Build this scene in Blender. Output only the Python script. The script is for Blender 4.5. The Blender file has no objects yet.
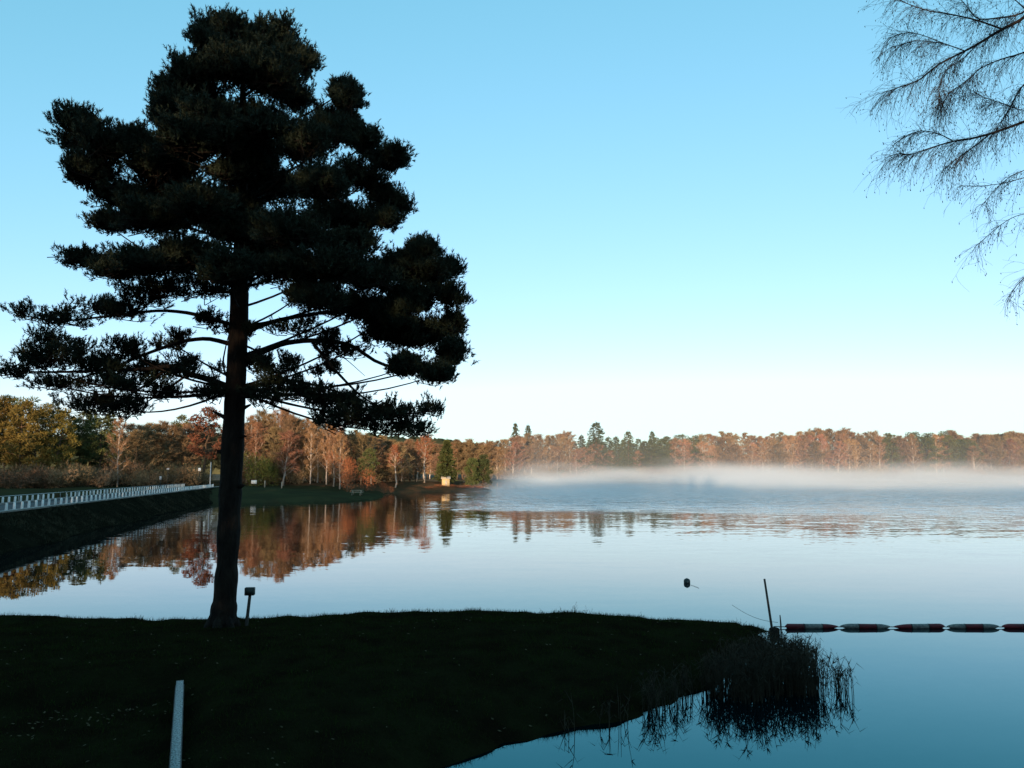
import bpy, math
import numpy as np

# ------------------------------------------------------------------ camera, sky, sun, exposure
scn = bpy.context.scene
col = scn.collection
F_PX = 773.0
CAM_H = 4.0
PITCH = math.atan(89 / F_PX)
SUN_EL = math.radians(4.6)
SUN_AZ = math.radians(192.0)          # clockwise from +Y: low sun behind the camera, a little to its left
SUN_STRENGTH = 3.0
SKY_STRENGTH = 0.15
EXPOSURE = 1.5

cam_d = bpy.data.cameras.new('camera')
cam = bpy.data.objects.new('camera', cam_d)
col.objects.link(cam)
cam.location = (0, 0, CAM_H)
cam.rotation_euler = (math.pi / 2 + PITCH, 0, 0)
cam_d.sensor_width = 36.0
cam_d.sensor_fit = 'HORIZONTAL'
cam_d.lens = 36.0 * F_PX / 1024.0
cam_d.clip_start = 0.1
cam_d.clip_end = 6000
scn.camera = cam

world = bpy.data.worlds.new('World')
scn.world = world
world.use_nodes = True
wn = world.node_tree
for n in list(wn.nodes):
    wn.nodes.remove(n)
w_out = wn.nodes.new('ShaderNodeOutputWorld')
w_bg = wn.nodes.new('ShaderNodeBackground')
w_sky = wn.nodes.new('ShaderNodeTexSky')
w_sky.sky_type = 'NISHITA'
w_sky.sun_disc = False
w_sky.sun_elevation = SUN_EL
w_sky.sun_rotation = SUN_AZ
w_sky.altitude = 0
w_sky.air_density = 0.72
w_sky.dust_density = 0.7
w_sky.ozone_density = 2.0
w_mul = wn.nodes.new('ShaderNodeMix')
w_mul.data_type = 'RGBA'
w_mul.blend_type = 'MULTIPLY'
w_mul.inputs[0].default_value = 1.0
w_mul.inputs[7].default_value = (1.22, 1.29, 1.10, 1)
wn.links.new(w_sky.outputs[0], w_mul.inputs[6])
# the same gentle highlight roll-off in every direction, as the photograph's sky has it
w_sep = wn.nodes.new('ShaderNodeSeparateColor')
w_com = wn.nodes.new('ShaderNodeCombineColor')
wn.links.new(w_mul.outputs[2], w_sep.inputs[0])
K = SKY_STRENGTH * 2.0 ** EXPOSURE
for ch, (power, gain, top) in enumerate(((0.97, 1.0, 0.95), (0.55, 0.90, 1.25), (0.60, 1.0, 1.35))):
    prev = w_sep.outputs[ch]
    for op, val in (('MULTIPLY', K), ('POWER', power), ('MULTIPLY', gain), ('MINIMUM', top), ('DIVIDE', K)):
        nd = wn.nodes.new('ShaderNodeMath')
        nd.operation = op
        nd.inputs[1].default_value = val
        wn.links.new(prev, nd.inputs[0])
        prev = nd.outputs[0]
    wn.links.new(prev, w_com.inputs[ch])
wn.links.new(w_com.outputs[0], w_bg.inputs[0])
w_bg.inputs[1].default_value = SKY_STRENGTH
wn.links.new(w_bg.outputs[0], w_out.inputs[0])

sun_d = bpy.data.lights.new('sun', 'SUN')
sun_d.energy = SUN_STRENGTH
sun_d.angle = math.radians(0.5)
sun_d.color = (1.0, 0.72, 0.47)
sun = bpy.data.objects.new('sun', sun_d)
col.objects.link(sun)
# the sun stands at azimuth SUN_AZ; the lamp's -Z points from there to the scene
sun.rotation_euler = (math.pi / 2 - SUN_EL, 0, math.pi - SUN_AZ)
sun.location = (-40, -60, 60)

scn.view_settings.view_transform = 'Standard'
scn.view_settings.look = 'None'
scn.view_settings.gamma = 1.0
scn.view_settings.use_curve_mapping = False
scn.view_settings.exposure = EXPOSURE
scn.cycles.max_bounces = 8
scn.cycles.diffuse_bounces = 3
scn.cycles.glossy_bounces = 3
scn.cycles.transparent_max_bounces = 8
scn.cycles.volume_bounces = 1
scn.cycles.volume_step_rate = 1.0

# ------------------------------------------------------------------ pixel -> place
CP, SP = math.cos(PITCH), math.sin(PITCH)


def ray(px, py):
    v = -(py - 384) / F_PX
    return np.array([(px - 512) / F_PX, CP - v * SP, SP + v * CP])


def G(px, py, z=0.0):
    """the point at height z seen at that pixel"""
    d = ray(px, py)
    return d * ((z - CAM_H) / d[2]) + np.array([0, 0, CAM_H])


def Q(px, py, y):
    """the point at depth y seen at that pixel"""
    d = ray(px, py)
    return d * (y / d[1]) + np.array([0, 0, CAM_H])


# ------------------------------------------------------------------ mesh building
class MB:
    def __init__(self):
        self.v, self.f3, self.f4, self.n = [], [], [], 0

    def add(self, v, f3=None, f4=None):
        v = np.asarray(v, float).reshape(-1, 3)
        if f3 is not None and len(f3):
            self.f3.append(np.asarray(f3, int).reshape(-1, 3) + self.n)
        if f4 is not None and len(f4):
            self.f4.append(np.asarray(f4, int).reshape(-1, 4) + self.n)
        self.v.append(v)
        self.n += len(v)

    def tube(self, pts, rad, sides=6, cap=True):
        p = np.asarray(pts, float)
        r = np.broadcast_to(np.asarray(rad, float), (len(p),))
        t = np.gradient(p, axis=0)
        t /= np.linalg.norm(t, axis=1)[:, None] + 1e-12
        ref = np.array([1.0, 0, 0]) if abs(t[0][0]) < 0.8 else np.array([0, 1.0, 0])
        a = np.linspace(0, 2 * math.pi, sides, endpoint=False)
        vs = []
        u = ref
        for i in range(len(p)):
            u = u - t[i] * np.dot(u, t[i])
            u /= np.linalg.norm(u) + 1e-12
            w = np.cross(t[i], u)
            vs.append(p[i] + r[i] * (np.cos(a)[:, None] * u + np.sin(a)[:, None] * w))
        v = np.concatenate(vs)
        f = []
        for i in range(len(p) - 1):
            for k in range(sides):
                k2 = (k + 1) % sides
                f.append((i * sides + k, i * sides + k2, (i + 1) * sides + k2, (i + 1) * sides + k))
        f3 = []
        if cap:
            m = len(v)
            v = np.concatenate([v, p[:1], p[-1:]])
            for k in range(sides):
                k2 = (k + 1) % sides
                f3.append((m, k2, k))
                f3.append((m + 1, (len(p) - 1) * sides + k, (len(p) - 1) * sides + k2))
        self.add(v, f3, f)

    def box(self, c, size, rz=0.0, bevel=0.0):
        sx, sy, sz = np.array(size) / 2
        b = bevel
        if b <= 0:
            base = [(-sx, -sy, -sz), (sx, -sy, -sz), (sx, sy, -sz), (-sx, sy, -sz), (-sx, -sy, sz), (sx, -sy, sz), (sx, sy, sz), (-sx, sy, sz)]
            f = [(0, 3, 2, 1), (4, 5, 6, 7), (0, 1, 5, 4), (1, 2, 6, 5), (2, 3, 7, 6), (3, 0, 4, 7)]
        else:
            base, f = [], []
            lv = [(-sz, b), (-sz + b, 0), (sz - b, 0), (sz, b)]
            for z, i in lv:
                base += [(-sx + i, -sy + i, z), (sx - i, -sy + i, z), (sx - i, sy - i, z), (-sx + i, sy - i, z)]
            f = [(0, 3, 2, 1), (12, 13, 14, 15)]
            for l in range(3):
                for k in range(4):
                    k2 = (k + 1) % 4
                    f.append((l * 4 + k, l * 4 + k2, l * 4 + 4 + k2, l * 4 + 4 + k))
        v = np.array(base)
        cz, s = math.cos(rz), math.sin(rz)
        v = np.stack([v[:, 0] * cz - v[:, 1] * s, v[:, 0] * s + v[:, 1] * cz, v[:, 2]], 1) + np.array(c)
        self.add(v, None, f)

    def blades(self, base, dirs, length, width, rng):
        """thin triangles: base point, direction, length, width"""
        n = len(base)
        d = dirs / (np.linalg.norm(dirs, axis=1)[:, None] + 1e-9)
        s = np.cross(d, rng.normal(size=(n, 3)))
        s /= np.linalg.norm(s, axis=1)[:, None] + 1e-9
        length = np.broadcast_to(length, (n,))[:, None]
        width = np.broadcast_to(width, (n,))[:, None]
        v = np.stack([base - s * width / 2, base + s * width / 2, base + d * length], 1).reshape(-1, 3)
        self.add(v, np.arange(n * 3).reshape(-1, 3))

    def mesh(self, name, smooth=False):
        me = bpy.data.meshes.new(name)
        v = np.concatenate(self.v) if self.v else np.zeros((0, 3))
        t = np.concatenate(self.f3) if self.f3 else np.zeros((0, 3), int)
        q = np.concatenate(self.f4) if self.f4 else np.zeros((0, 4), int)
        nl = len(t) * 3 + len(q) * 4
        me.vertices.add(len(v))
        me.vertices.foreach_set('co', v.astype(np.float32).ravel())
        me.loops.add(nl)
        me.loops.foreach_set('vertex_index', np.concatenate([t.ravel(), q.ravel()]).astype(np.int32))
        me.polygons.add(len(t) + len(q))
        st = np.concatenate([np.arange(len(t)) * 3, len(t) * 3 + np.arange(len(q)) * 4]).astype(np.int32)
        me.polygons.foreach_set('loop_start', st)
        if smooth:
            me.polygons.foreach_set('use_smooth', np.ones(len(t) + len(q), bool))
        me.update(calc_edges=True)
        me.validate()
        return me


def obj(name, mb, mat, parent=None, smooth=False):
    me = mb.mesh(name, smooth) if isinstance(mb, MB) else mb
    if mat is not None and not me.materials:
        me.materials.append(mat)
    o = bpy.data.objects.new(name, me)
    col.objects.link(o)
    o.parent = parent
    return o


def tag(o, label=None, cat=None, group=None, kind=None):
    if label:
        o['label'] = label
    if cat:
        o['category'] = cat
    if group:
        o['group'] = group
    if kind:
        o['kind'] = kind
    return o


def thing(name, label, cat, loc=(0, 0, 0), group=None):
    o = bpy.data.objects.new(name, None)
    col.objects.link(o)
    o.location = loc
    o.empty_display_size = 0.2
    return tag(o, label, cat, group)


# ------------------------------------------------------------------ materials
def mat(name, c1, c2=None, scale=2.0, rough=0.85, random=0.0, bump=0.0, detail=4.0, bscale=None, spec=0.3, stretch=(1, 1, 1), hue_random=0.0):
    m = bpy.data.materials.new(name)
    m.use_nodes = True
    nt = m.node_tree
    p = nt.nodes['Principled BSDF']
    p.inputs['Roughness'].default_value = rough
    p.inputs['Specular IOR Level'].default_value = spec
    if c2 is None:
        c2 = tuple(x * 0.75 for x in c1)
    geo = nt.nodes.new('ShaderNodeNewGeometry')
    mp = nt.nodes.new('ShaderNodeMapping')
    mp.inputs['Scale'].default_value = stretch
    nt.links.new(geo.outputs['Position'], mp.inputs[0])
    nz = nt.nodes.new('ShaderNodeTexNoise')
    nz.inputs['Scale'].default_value = scale
    nz.inputs['Detail'].default_value = detail
    nt.links.new(mp.outputs[0], nz.inputs['Vector'])
    rp = nt.nodes.new('ShaderNodeValToRGB')
    rp.color_ramp.elements[0].position = 0.35
    rp.color_ramp.elements[1].position = 0.65
    rp.color_ramp.elements[0].color = (*c2, 1)
    rp.color_ramp.elements[1].color = (*c1, 1)
    nt.links.new(nz.outputs['Fac'], rp.inputs[0])
    out = rp.outputs[0]
    if random or hue_random:
        oi = nt.nodes.new('ShaderNodeObjectInfo')
        hs = nt.nodes.new('ShaderNodeHueSaturation')
        mr = nt.nodes.new('ShaderNodeMapRange')
        mr.inputs['To Min'].default_value = 1 - random
        mr.inputs['To Max'].default_value = 1 + random
        nt.links.new(oi.outputs['Random'], mr.inputs['Value'])
        nt.links.new(mr.outputs[0], hs.inputs['Value'])
        if hue_random:
            mu = nt.nodes.new('ShaderNodeMath'); mu.operation = 'MULTIPLY'; mu.inputs[1].default_value = 7.31
            fr = nt.nodes.new('ShaderNodeMath'); fr.operation = 'FRACT'
            m2 = nt.nodes.new('ShaderNodeMapRange')
            m2.inputs['To Min'].default_value = 0.5 - hue_random
            m2.inputs['To Max'].default_value = 0.5 + hue_random
            nt.links.new(oi.outputs['Random'], mu.inputs[0])
            nt.links.new(mu.outputs[0], fr.inputs[0])
            nt.links.new(fr.outputs[0], m2.inputs['Value'])
            nt.links.new(m2.outputs[0], hs.inputs['Hue'])
        nt.links.new(out, hs.inputs['Color'])
        out = hs.outputs[0]
    nt.links.new(out, p.inputs['Base Color'])
    if bump:
        nb = nt.nodes.new('ShaderNodeTexNoise')
        nb.inputs['Scale'].default_value = bscale or scale * 4
        nb.inputs['Detail'].default_value = 6
        nt.links.new(mp.outputs[0], nb.inputs['Vector'])
        bp = nt.nodes.new('ShaderNodeBump')
        bp.inputs['Strength'].default_value = bump
        bp.inputs['Distance'].default_value = 0.1
        nt.links.new(nb.outputs['Fac'], bp.inputs['Height'])
        nt.links.new(bp.outputs[0], p.inputs['Normal'])
    return m


M = {}
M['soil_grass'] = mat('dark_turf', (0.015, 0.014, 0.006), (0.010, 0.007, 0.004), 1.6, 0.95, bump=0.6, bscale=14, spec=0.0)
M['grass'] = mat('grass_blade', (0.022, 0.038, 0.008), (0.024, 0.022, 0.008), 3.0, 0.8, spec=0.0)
M['leaf_litter'] = mat('leaf_litter', (0.12, 0.08, 0.045), (0.06, 0.04, 0.02), 9.0, 0.9, spec=0.1)
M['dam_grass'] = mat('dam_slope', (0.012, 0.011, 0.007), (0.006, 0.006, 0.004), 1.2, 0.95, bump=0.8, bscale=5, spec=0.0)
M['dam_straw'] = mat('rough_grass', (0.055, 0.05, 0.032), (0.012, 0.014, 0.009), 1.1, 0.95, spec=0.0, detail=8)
M['lawn'] = mat('lawn_turf', (0.044, 0.042, 0.02), (0.034, 0.031, 0.017), 0.25, 0.95, bump=0.5, bscale=6, spec=0.0)
M['heath'] = mat('brown_heath', (0.11, 0.055, 0.03), (0.06, 0.045, 0.025), 0.6, 0.95, bump=0.8, bscale=3, spec=0.0)
M['far_ground'] = mat('forest_floor', (0.09, 0.06, 0.035), (0.05, 0.045, 0.025), 0.05, 0.95, spec=0.1)
M['asphalt'] = mat('asphalt', (0.055, 0.055, 0.058), (0.045, 0.045, 0.047), 3.0, 0.9, spec=0.2)
M['kerb'] = mat('concrete_kerb', (0.38, 0.38, 0.36), (0.28, 0.28, 0.27), 2.0, 0.9)
M['white'] = mat('white_paint', (0.72, 0.73, 0.72), (0.52, 0.54, 0.53), 3.0, 0.6, random=0.1)
M['steel'] = mat('galvanised_steel', (0.42, 0.43, 0.44), (0.32, 0.33, 0.34), 5.0, 0.5)
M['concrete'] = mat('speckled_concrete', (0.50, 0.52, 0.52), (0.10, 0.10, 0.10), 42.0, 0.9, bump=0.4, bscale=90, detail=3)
M['concrete_side'] = mat('shaded_concrete', (0.10, 0.10, 0.10), (0.05, 0.05, 0.05), 8.0, 0.8)  # wall side: its shade beside the sky-lit top is put into this darker grey
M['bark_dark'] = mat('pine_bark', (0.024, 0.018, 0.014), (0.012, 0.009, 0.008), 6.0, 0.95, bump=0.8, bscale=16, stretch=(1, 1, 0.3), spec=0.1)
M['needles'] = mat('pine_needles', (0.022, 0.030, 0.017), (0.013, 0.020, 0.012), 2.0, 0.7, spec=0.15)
M['bark'] = mat('brown_bark', (0.13, 0.085, 0.055), (0.07, 0.05, 0.035), 3.0, 0.95, random=0.25, spec=0.1)
M['birch_bark'] = mat('birch_bark', (0.48, 0.41, 0.35), (0.30, 0.25, 0.21), 1.2, 0.9, random=0.2, spec=0.1)
M['twig_rust'] = mat('rust_twigs', (0.31, 0.165, 0.09), (0.23, 0.125, 0.07), 0.4, 0.95, random=0.28, hue_random=0.02, spec=0.05)
M['twig_brown'] = mat('brown_twigs', (0.25, 0.16, 0.09), (0.17, 0.115, 0.065), 0.4, 0.95, random=0.28, hue_random=0.02, spec=0.05)
M['twig_orange'] = mat('orange_twigs', (0.36, 0.13, 0.06), (0.25, 0.09, 0.045), 0.5, 0.95, random=0.15, spec=0.05)
M['oak_leaf'] = mat('dead_oak_leaves', (0.16, 0.06, 0.035), (0.09, 0.04, 0.025), 0.7, 0.95, spec=0.05)
M['fir'] = mat('fir_needles', (0.075, 0.085, 0.035), (0.05, 0.065, 0.03), 0.7, 0.9, random=0.25, hue_random=0.02, spec=0.05)
M['pine_far'] = mat('pine_foliage', (0.085, 0.09, 0.03), (0.05, 0.06, 0.024), 0.7, 0.9, random=0.2, hue_random=0.02, spec=0.05)
M['gold'] = mat('golden_foliage', (0.155, 0.11, 0.03), (0.10, 0.075, 0.022), 0.6, 0.9, random=0.12, hue_random=0.015, spec=0.05)
M['green_bush'] = mat('yellow_green_bush', (0.13, 0.14, 0.035), (0.09, 0.09, 0.03), 0.8, 0.9, spec=0.05)
M['reed'] = mat('dry_reed', (0.06, 0.045, 0.03), (0.035, 0.028, 0.02), 3.0, 0.9, random=0.1, spec=0.1)
M['dark_metal'] = mat('dark_painted_metal', (0.035, 0.045, 0.04), (0.025, 0.03, 0.028), 6.0, 0.6)
M['dark_wood'] = mat('weathered_wood', (0.07, 0.06, 0.05), (0.04, 0.035, 0.03), 9.0, 0.9, stretch=(1, 1, 0.2))
M['pale_wood'] = mat('pale_wood', (0.42, 0.36, 0.28), (0.30, 0.26, 0.2), 6.0, 0.85)
M['ochre'] = mat('ochre_boards', (0.5, 0.38, 0.2), (0.4, 0.29, 0.15), 4.0, 0.8)
M['red'] = mat('float_red', (0.16, 0.012, 0.018), (0.09, 0.01, 0.014), 9.0, 0.55)
M['float_white'] = mat('float_white', (0.22, 0.21, 0.19), (0.11, 0.10, 0.10), 14.0, 0.6)
M['rope'] = mat('rope', (0.10, 0.11, 0.10), (0.06, 0.07, 0.06), 30.0, 0.9)
M['twig_dark'] = mat('birch_twig', (0.05, 0.04, 0.035), (0.035, 0.03, 0.028), 6.0, 0.85, spec=0.1)
M['hill'] = mat('hill_canopy', (0.085, 0.075, 0.035), (0.05, 0.06, 0.035), 0.012, 1.0, bump=0.0, spec=0.0)


def water_material():
    m = bpy.data.materials.new('lake_water')
    m.use_nodes = True
    nt = m.node_tree
    L = nt.links.new
    nt.nodes.remove(nt.nodes['Principled BSDF'])
    out_n = nt.nodes['Material Output']
    fres = nt.nodes.new('ShaderNodeFresnel')
    fres.inputs['IOR'].default_value = 1.58
    body = nt.nodes.new('ShaderNodeBsdfDiffuse')
    body.inputs['Color'].default_value = (0.0002, 0.003, 0.005, 1)
    gl = nt.nodes.new('ShaderNodeBsdfGlossy')
    gl.inputs['Roughness'].default_value = 0.0
    tint = nt.nodes.new('ShaderNodeMix')
    tint.data_type = 'RGBA'
    tint.inputs[6].default_value = (0.10, 0.92, 1.0, 1)
    tint.inputs[7].default_value = (1.0, 0.98, 0.98, 1)
    tr = nt.nodes.new('ShaderNodeMapRange')
    tr.inputs['From Min'].default_value = 0.08
    tr.inputs['From Max'].default_value = 0.5
    L(fres.outputs[0], tr.inputs['Value'])
    L(tr.outputs[0], tint.inputs[0])
    L(tint.outputs[2], gl.inputs['Color'])
    mixs = nt.nodes.new('ShaderNodeMixShader')
    L(fres.outputs[0], mixs.inputs[0])
    L(body.outputs[0], mixs.inputs[1])
    L(gl.outputs[0], mixs.inputs[2])
    L(mixs.outputs[0], out_n.inputs['Surface'])
    geo = nt.nodes.new('ShaderNodeNewGeometry')

    def math_(op, a, b=None, c=None):
        n = nt.nodes.new('ShaderNodeMath'); n.operation = op
        for i, x in enumerate((a, b, c)):
            if x is None:
                continue
            if isinstance(x, (int, float)):
                n.inputs[i].default_value = x
            else:
                L(x, n.inputs[i])
        return n.outputs[0]

    def noise(scale, stretch, detail=3.0):
        mp = nt.nodes.new('ShaderNodeMapping')
        mp.inputs['Scale'].default_value = stretch
        L(geo.outputs['Position'], mp.inputs[0])
        nz = nt.nodes.new('ShaderNodeTexNoise')
        nz.inputs['Scale'].default_value = scale
        nz.inputs['Detail'].default_value = detail
        L(mp.outputs[0], nz.inputs['Vector'])
        return nz

    def ramp(v, a, b, lo, hi):
        n = nt.nodes.new('ShaderNodeMapRange')
        n.interpolation_type = 'SMOOTHSTEP'
        n.inputs['From Min'].default_value = a
        n.inputs['From Max'].default_value = b
        n.inputs['To Min'].default_value = lo
        n.inputs['To Max'].default_value = hi
        L(v, n.inputs['Value'])
        return n.outputs[0]

    sep = nt.nodes.new('ShaderNodeSeparateXYZ')
    L(geo.outputs['Position'], sep.inputs[0])
    patch = noise(0.045, (0.45, 1.6, 1), 3.0)
    yy = math_('ADD', sep.outputs['Y'], math_('MULTIPLY', math_('SUBTRACT', patch.outputs['Fac'], 0.5), 60.0))
    xx = math_('ADD', sep.outputs['X'], math_('MULTIPLY', math_('SUBTRACT', patch.outputs['Fac'], 0.5), 14.0))
    # a breeze ruffles the open water beyond the lee of the spit
    breeze = math_('MULTIPLY', ramp(yy, 72, 112, 0, 1), ramp(xx, -14, 4, 0, 1))
    mid = ramp(yy, 24, 62, 0, 1)
    east = math_('MULTIPLY', ramp(xx, 8, 42, 0, 1), ramp(yy, 36, 66, 0, 1))
    amp = math_('ADD', math_('ADD', 0.006, math_('MULTIPLY', east, 0.14)), math_('ADD', math_('MULTIPLY', mid, 0.03), math_('MULTIPLY', breeze, 0.85)))
    small = noise(3.2, (1.0, 1.9, 1), 2.0)
    large = noise(0.7, (0.6, 1.8, 1), 2.0)

    def vec(op, a, b):
        n = nt.nodes.new('ShaderNodeVectorMath'); n.operation = op
        for i, x in enumerate((a, b)):
            if x is None:
                continue
            if isinstance(x, tuple):
                n.inputs[i].default_value = x
            else:
                L(x, n.inputs[i])
        return n.outputs[0]
    s1 = vec('SUBTRACT', small.outputs['Color'], (0.5, 0.5, 0.5))
    s2 = vec('SUBTRACT', large.outputs['Color'], (0.5, 0.5, 0.5))
    s = vec('ADD', s1, s2)
    sc = nt.nodes.new('ShaderNodeVectorMath'); sc.operation = 'SCALE'
    L(s, sc.inputs[0])
    L(amp, sc.inputs['Scale'])
    flat = vec('MULTIPLY', sc.outputs[0], (1.0, 1.0, 0.0))
    nrm = nt.nodes.new('ShaderNodeVectorMath'); nrm.operation = 'NORMALIZE'
    L(vec('ADD', flat, (0.0, 0.0, 1.0)), nrm.inputs[0])
    L(nrm.outputs[0], gl.inputs['Normal'])
    L(nrm.outputs[0], fres.inputs['Normal'])
    return m


M['water'] = water_material()

# ------------------------------------------------------------------ terrain helpers
rs = np.random.RandomState(7)


def value_noise(x, y, scale, seed=0):
    x = np.asarray(x) / scale
    y = np.asarray(y) / scale
    xi, yi = np.floor(x).astype(int), np.floor(y).astype(int)
    fx, fy = x - xi, y - yi
    fx, fy = fx * fx * (3 - 2 * fx), fy * fy * (3 - 2 * fy)

    def h(a, b):
        n = (a * 374761393 + b * 668265263 + seed * 974634777) & 0x7fffffff
        n = ((n ^ (n >> 13)) * 1274126177) & 0x7fffffff
        return ((n ^ (n >> 16)) & 0xffff) / 65535.0
    return (h(xi, yi) * (1 - fx) + h(xi + 1, yi) * fx) * (1 - fy) + (h(xi, yi + 1) * (1 - fx) + h(xi + 1, yi + 1) * fx) * fy - 0.5


def poly_sd(px, py, poly):
    """signed distance, positive inside"""
    poly = np.array(poly, float)
    d = np.full(px.shape, 1e9)
    ins = np.zeros(px.shape, bool)
    for i in range(len(poly)):
        a, b = poly[i], poly[(i + 1) % len(poly)]
        e = b - a
        t = np.clip(((px - a[0]) * e[0] + (py - a[1]) * e[1]) / (e @ e + 1e-12), 0, 1)
        d = np.minimum(d, np.hypot(px - a[0] - t * e[0], py - a[1] - t * e[1]))
        c = (a[1] > py) != (b[1] > py)
        with np.errstate(divide='ignore', invalid='ignore'):
            xc = (b[0] - a[0]) * (py - a[1]) / (b[1] - a[1] + 1e-15) + a[0]
        ins ^= c & (px < xc)
    return np.where(ins, d, -d)


def sstep(x, a, b):
    t = np.clip((x - a) / (b - a), 0, 1)
    return t * t * (3 - 2 * t)


def grid_land(name, xs, ys, zfun, material, keep=-2.0):
    X, Y = np.meshgrid(xs, ys, indexing='ij')
    Z, D = zfun(X, Y)
    nx, ny = X.shape
    idx = np.arange(nx * ny).reshape(nx, ny)
    q = np.stack([idx[:-1, :-1], idx[1:, :-1], idx[1:, 1:], idx[:-1, 1:]], -1).reshape(-1, 4)
    dm = np.max(D.ravel()[q], axis=1)
    q = q[dm > keep]
    used = np.unique(q)
    re = np.zeros(nx * ny, int)
    re[used] = np.arange(len(used))
    mb = MB()
    mb.add(np.stack([X.ravel(), Y.ravel(), Z.ravel()], 1)[used], None, re[q])
    o = obj(name, mb, material, smooth=True)
    return tag(o, kind='structure')


# ---- water
mb = MB()
mb.add([(-900, -10, 0), (1200, -10, 0), (1200, 420, 0), (-900, 420, 0)], None, [(0, 1, 2, 3)])
tag(obj('lake_water', mb, M['water']), kind='structure')

# ---- foreground bank with the grassy point
FORE = [(-70, 22), (-30, 21.4), (-13, 20.9), (-7.3, 20.7), (-2.9, 21.5), (0, 21.8), (2.3, 21.6), (4.9, 21.1), (6.3, 20.8), (6.8, 20.2),
        (6.1, 18.6), (5.1, 17), (4.2, 15.7), (3.2, 14.5), (2.1, 13.4), (0.4, 12.2), (-1.1, 11.1), (-1.9, 9.5), (-1.0, 7.6), (3, 6.6), (8, 6.4),
        (10, 7.5), (12, 11), (20, 12), (70, 14), (140, 10), (140, -120), (-200, -120), (-200, 22)]
POOL = [(-40, 9), (-40, 12.8), (-7.9, 12.5), (-6.3, 14.0), (-5.75, 13.85), (-3.55, 8.5), (-10, 8)]


def fore_z(X, Y):
    d = poly_sd(X, Y, FORE) + 0.5 * value_noise(X, Y, 0.9, 1) + 0.25 * value_noise(X, Y, 0.35, 2)
    dp = -poly_sd(X, Y, POOL) + 0.15 * value_noise(X, Y, 0.4, 3)
    z = np.where(d < 0, 0.5 * d - 0.02, 0.40 * sstep(d, -0.25, 1.1) + 0.15 * sstep(d, 0.8, 3.5))
    z = z - 0.12 * sstep(X, -1, 7) * (d > 0)
    z = z + np.where(d > 0, 0.10 * value_noise(X, Y, 1.3, 4) + 0.05 * value_noise(X, Y, 0.4, 5), 0) * sstep(d, 0, 1)
    z = z + np.where(d > 0, 1.85 * sstep(-Y, -6.5, -0.8) + 1.5 * sstep(-Y, 2, 40), 0) * sstep(d, 0, 2)
    z = np.where(d > 0, z * (0.5 + 0.5 * sstep(dp, 0.0, 0.7)), z)
    return z, d


xs = np.concatenate([np.linspace(-200, -20, 40, endpoint=False), np.arange(-20, 13, 0.17), np.linspace(13, 140, 34)])
ys = np.concatenate([np.linspace(-120, 3, 40, endpoint=False), np.arange(3, 23, 0.17), [23.5]])
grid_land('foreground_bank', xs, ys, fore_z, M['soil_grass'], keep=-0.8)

# ---- dam: slope, crest and back slope swept along its line
def crest_x(y):
    return -29.4 - 0.227 * (y - 44.9)


def dam_water_x(y):
    return crest_x(y) + 2.7 + 0.35 * np.sin(y * 0.31) + 0.2 * np.sin(y * 0.83 + 1)


DAM_Z = 1.70
mb = MB()
ys = np.arange(12, 131, 0.8)
rows = []
for y in ys:
    wx, cx = dam_water_x(y), crest_x(y)
    t = np.linspace(-0.12, 1, 16)
    xx = wx + (cx - wx) * t
    zz = DAM_Z * np.clip(t, -1, 1) ** 1.0
    zz = zz + np.where((t > 0.05) & (t < 0.98), 0.16 * value_noise(xx, np.full_like(xx, y), 1.1, 9) + 0.10 * value_noise(xx, np.full_like(xx, y), 2.7, 10), 0)
    xx = np.concatenate([xx, [cx - 7.0, cx - 11.0]])
    zz = np.concatenate([zz, [DAM_Z, 0.6]])
    rows.append(np.stack([xx, np.full_like(xx, y), zz], 1))
k = len(rows[0])
idx = np.arange(len(rows) * k).reshape(len(rows), k)
q = np.stack([idx[:-1, :-1], idx[:-1, 1:], idx[1:, 1:], idx[1:, :-1]], -1).reshape(-1, 4)
mb.add(np.concatenate(rows), None, q)
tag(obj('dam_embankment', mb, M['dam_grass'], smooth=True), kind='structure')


dr_ = np.random.RandomState(19)
n = 22000
ty = 36 + 94 * dr_.rand(n) ** 1.4
tt_ = dr_.uniform(0.02, 0.97, n)
tx = dam_water_x(ty) + (crest_x(ty) - dam_water_x(ty)) * tt_
tz = DAM_Z * tt_ + 0.16 * value_noise(tx, ty, 1.1, 9) - 0.03
tall = np.clip(value_noise(tx, ty, 1.7, 12) + 0.55, 0.15, 1.1)
mb = MB()
mb.blades(np.stack([tx, ty, tz], 1), np.stack([dr_.normal(size=n) * 0.6, dr_.normal(size=n) * 0.6, np.ones(n)], 1), tall * dr_.uniform(0.15, 0.42, n), 0.04, dr_)
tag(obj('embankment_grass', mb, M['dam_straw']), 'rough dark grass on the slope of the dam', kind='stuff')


def strip(name, o0, o1, z0, z1, material, y0=12.0, y1=130.0):
    """a strip along the dam crest, o0..o1 metres back from its lake edge"""
    m = MB()
    a = np.array([(crest_x(y0) - o0, y0), (crest_x(y0) - o1, y0), (crest_x(y1) - o1, y1), (crest_x(y1) - o0, y1)])
    v = [(x, y, z0) for x, y in a] + [(x, y, z1) for x, y in a]
    m.add(v, None, [(4, 7, 6, 5), (0, 1, 5, 4), (1, 2, 6, 5), (2, 3, 7, 6), (3, 0, 4, 7)])
    return tag(obj(name, m, material), kind='structure')


strip('kerb', 0.02, 0.34, DAM_Z - 0.3, DAM_Z + 0.10, M['kerb'])
strip('road', 1.0, 5.2, DAM_Z - 0.05, DAM_Z + 0.012, M['asphalt'])
strip('kerb', 5.3, 5.5, DAM_Z - 0.2, DAM_Z + 0.10, M['kerb'])

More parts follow.
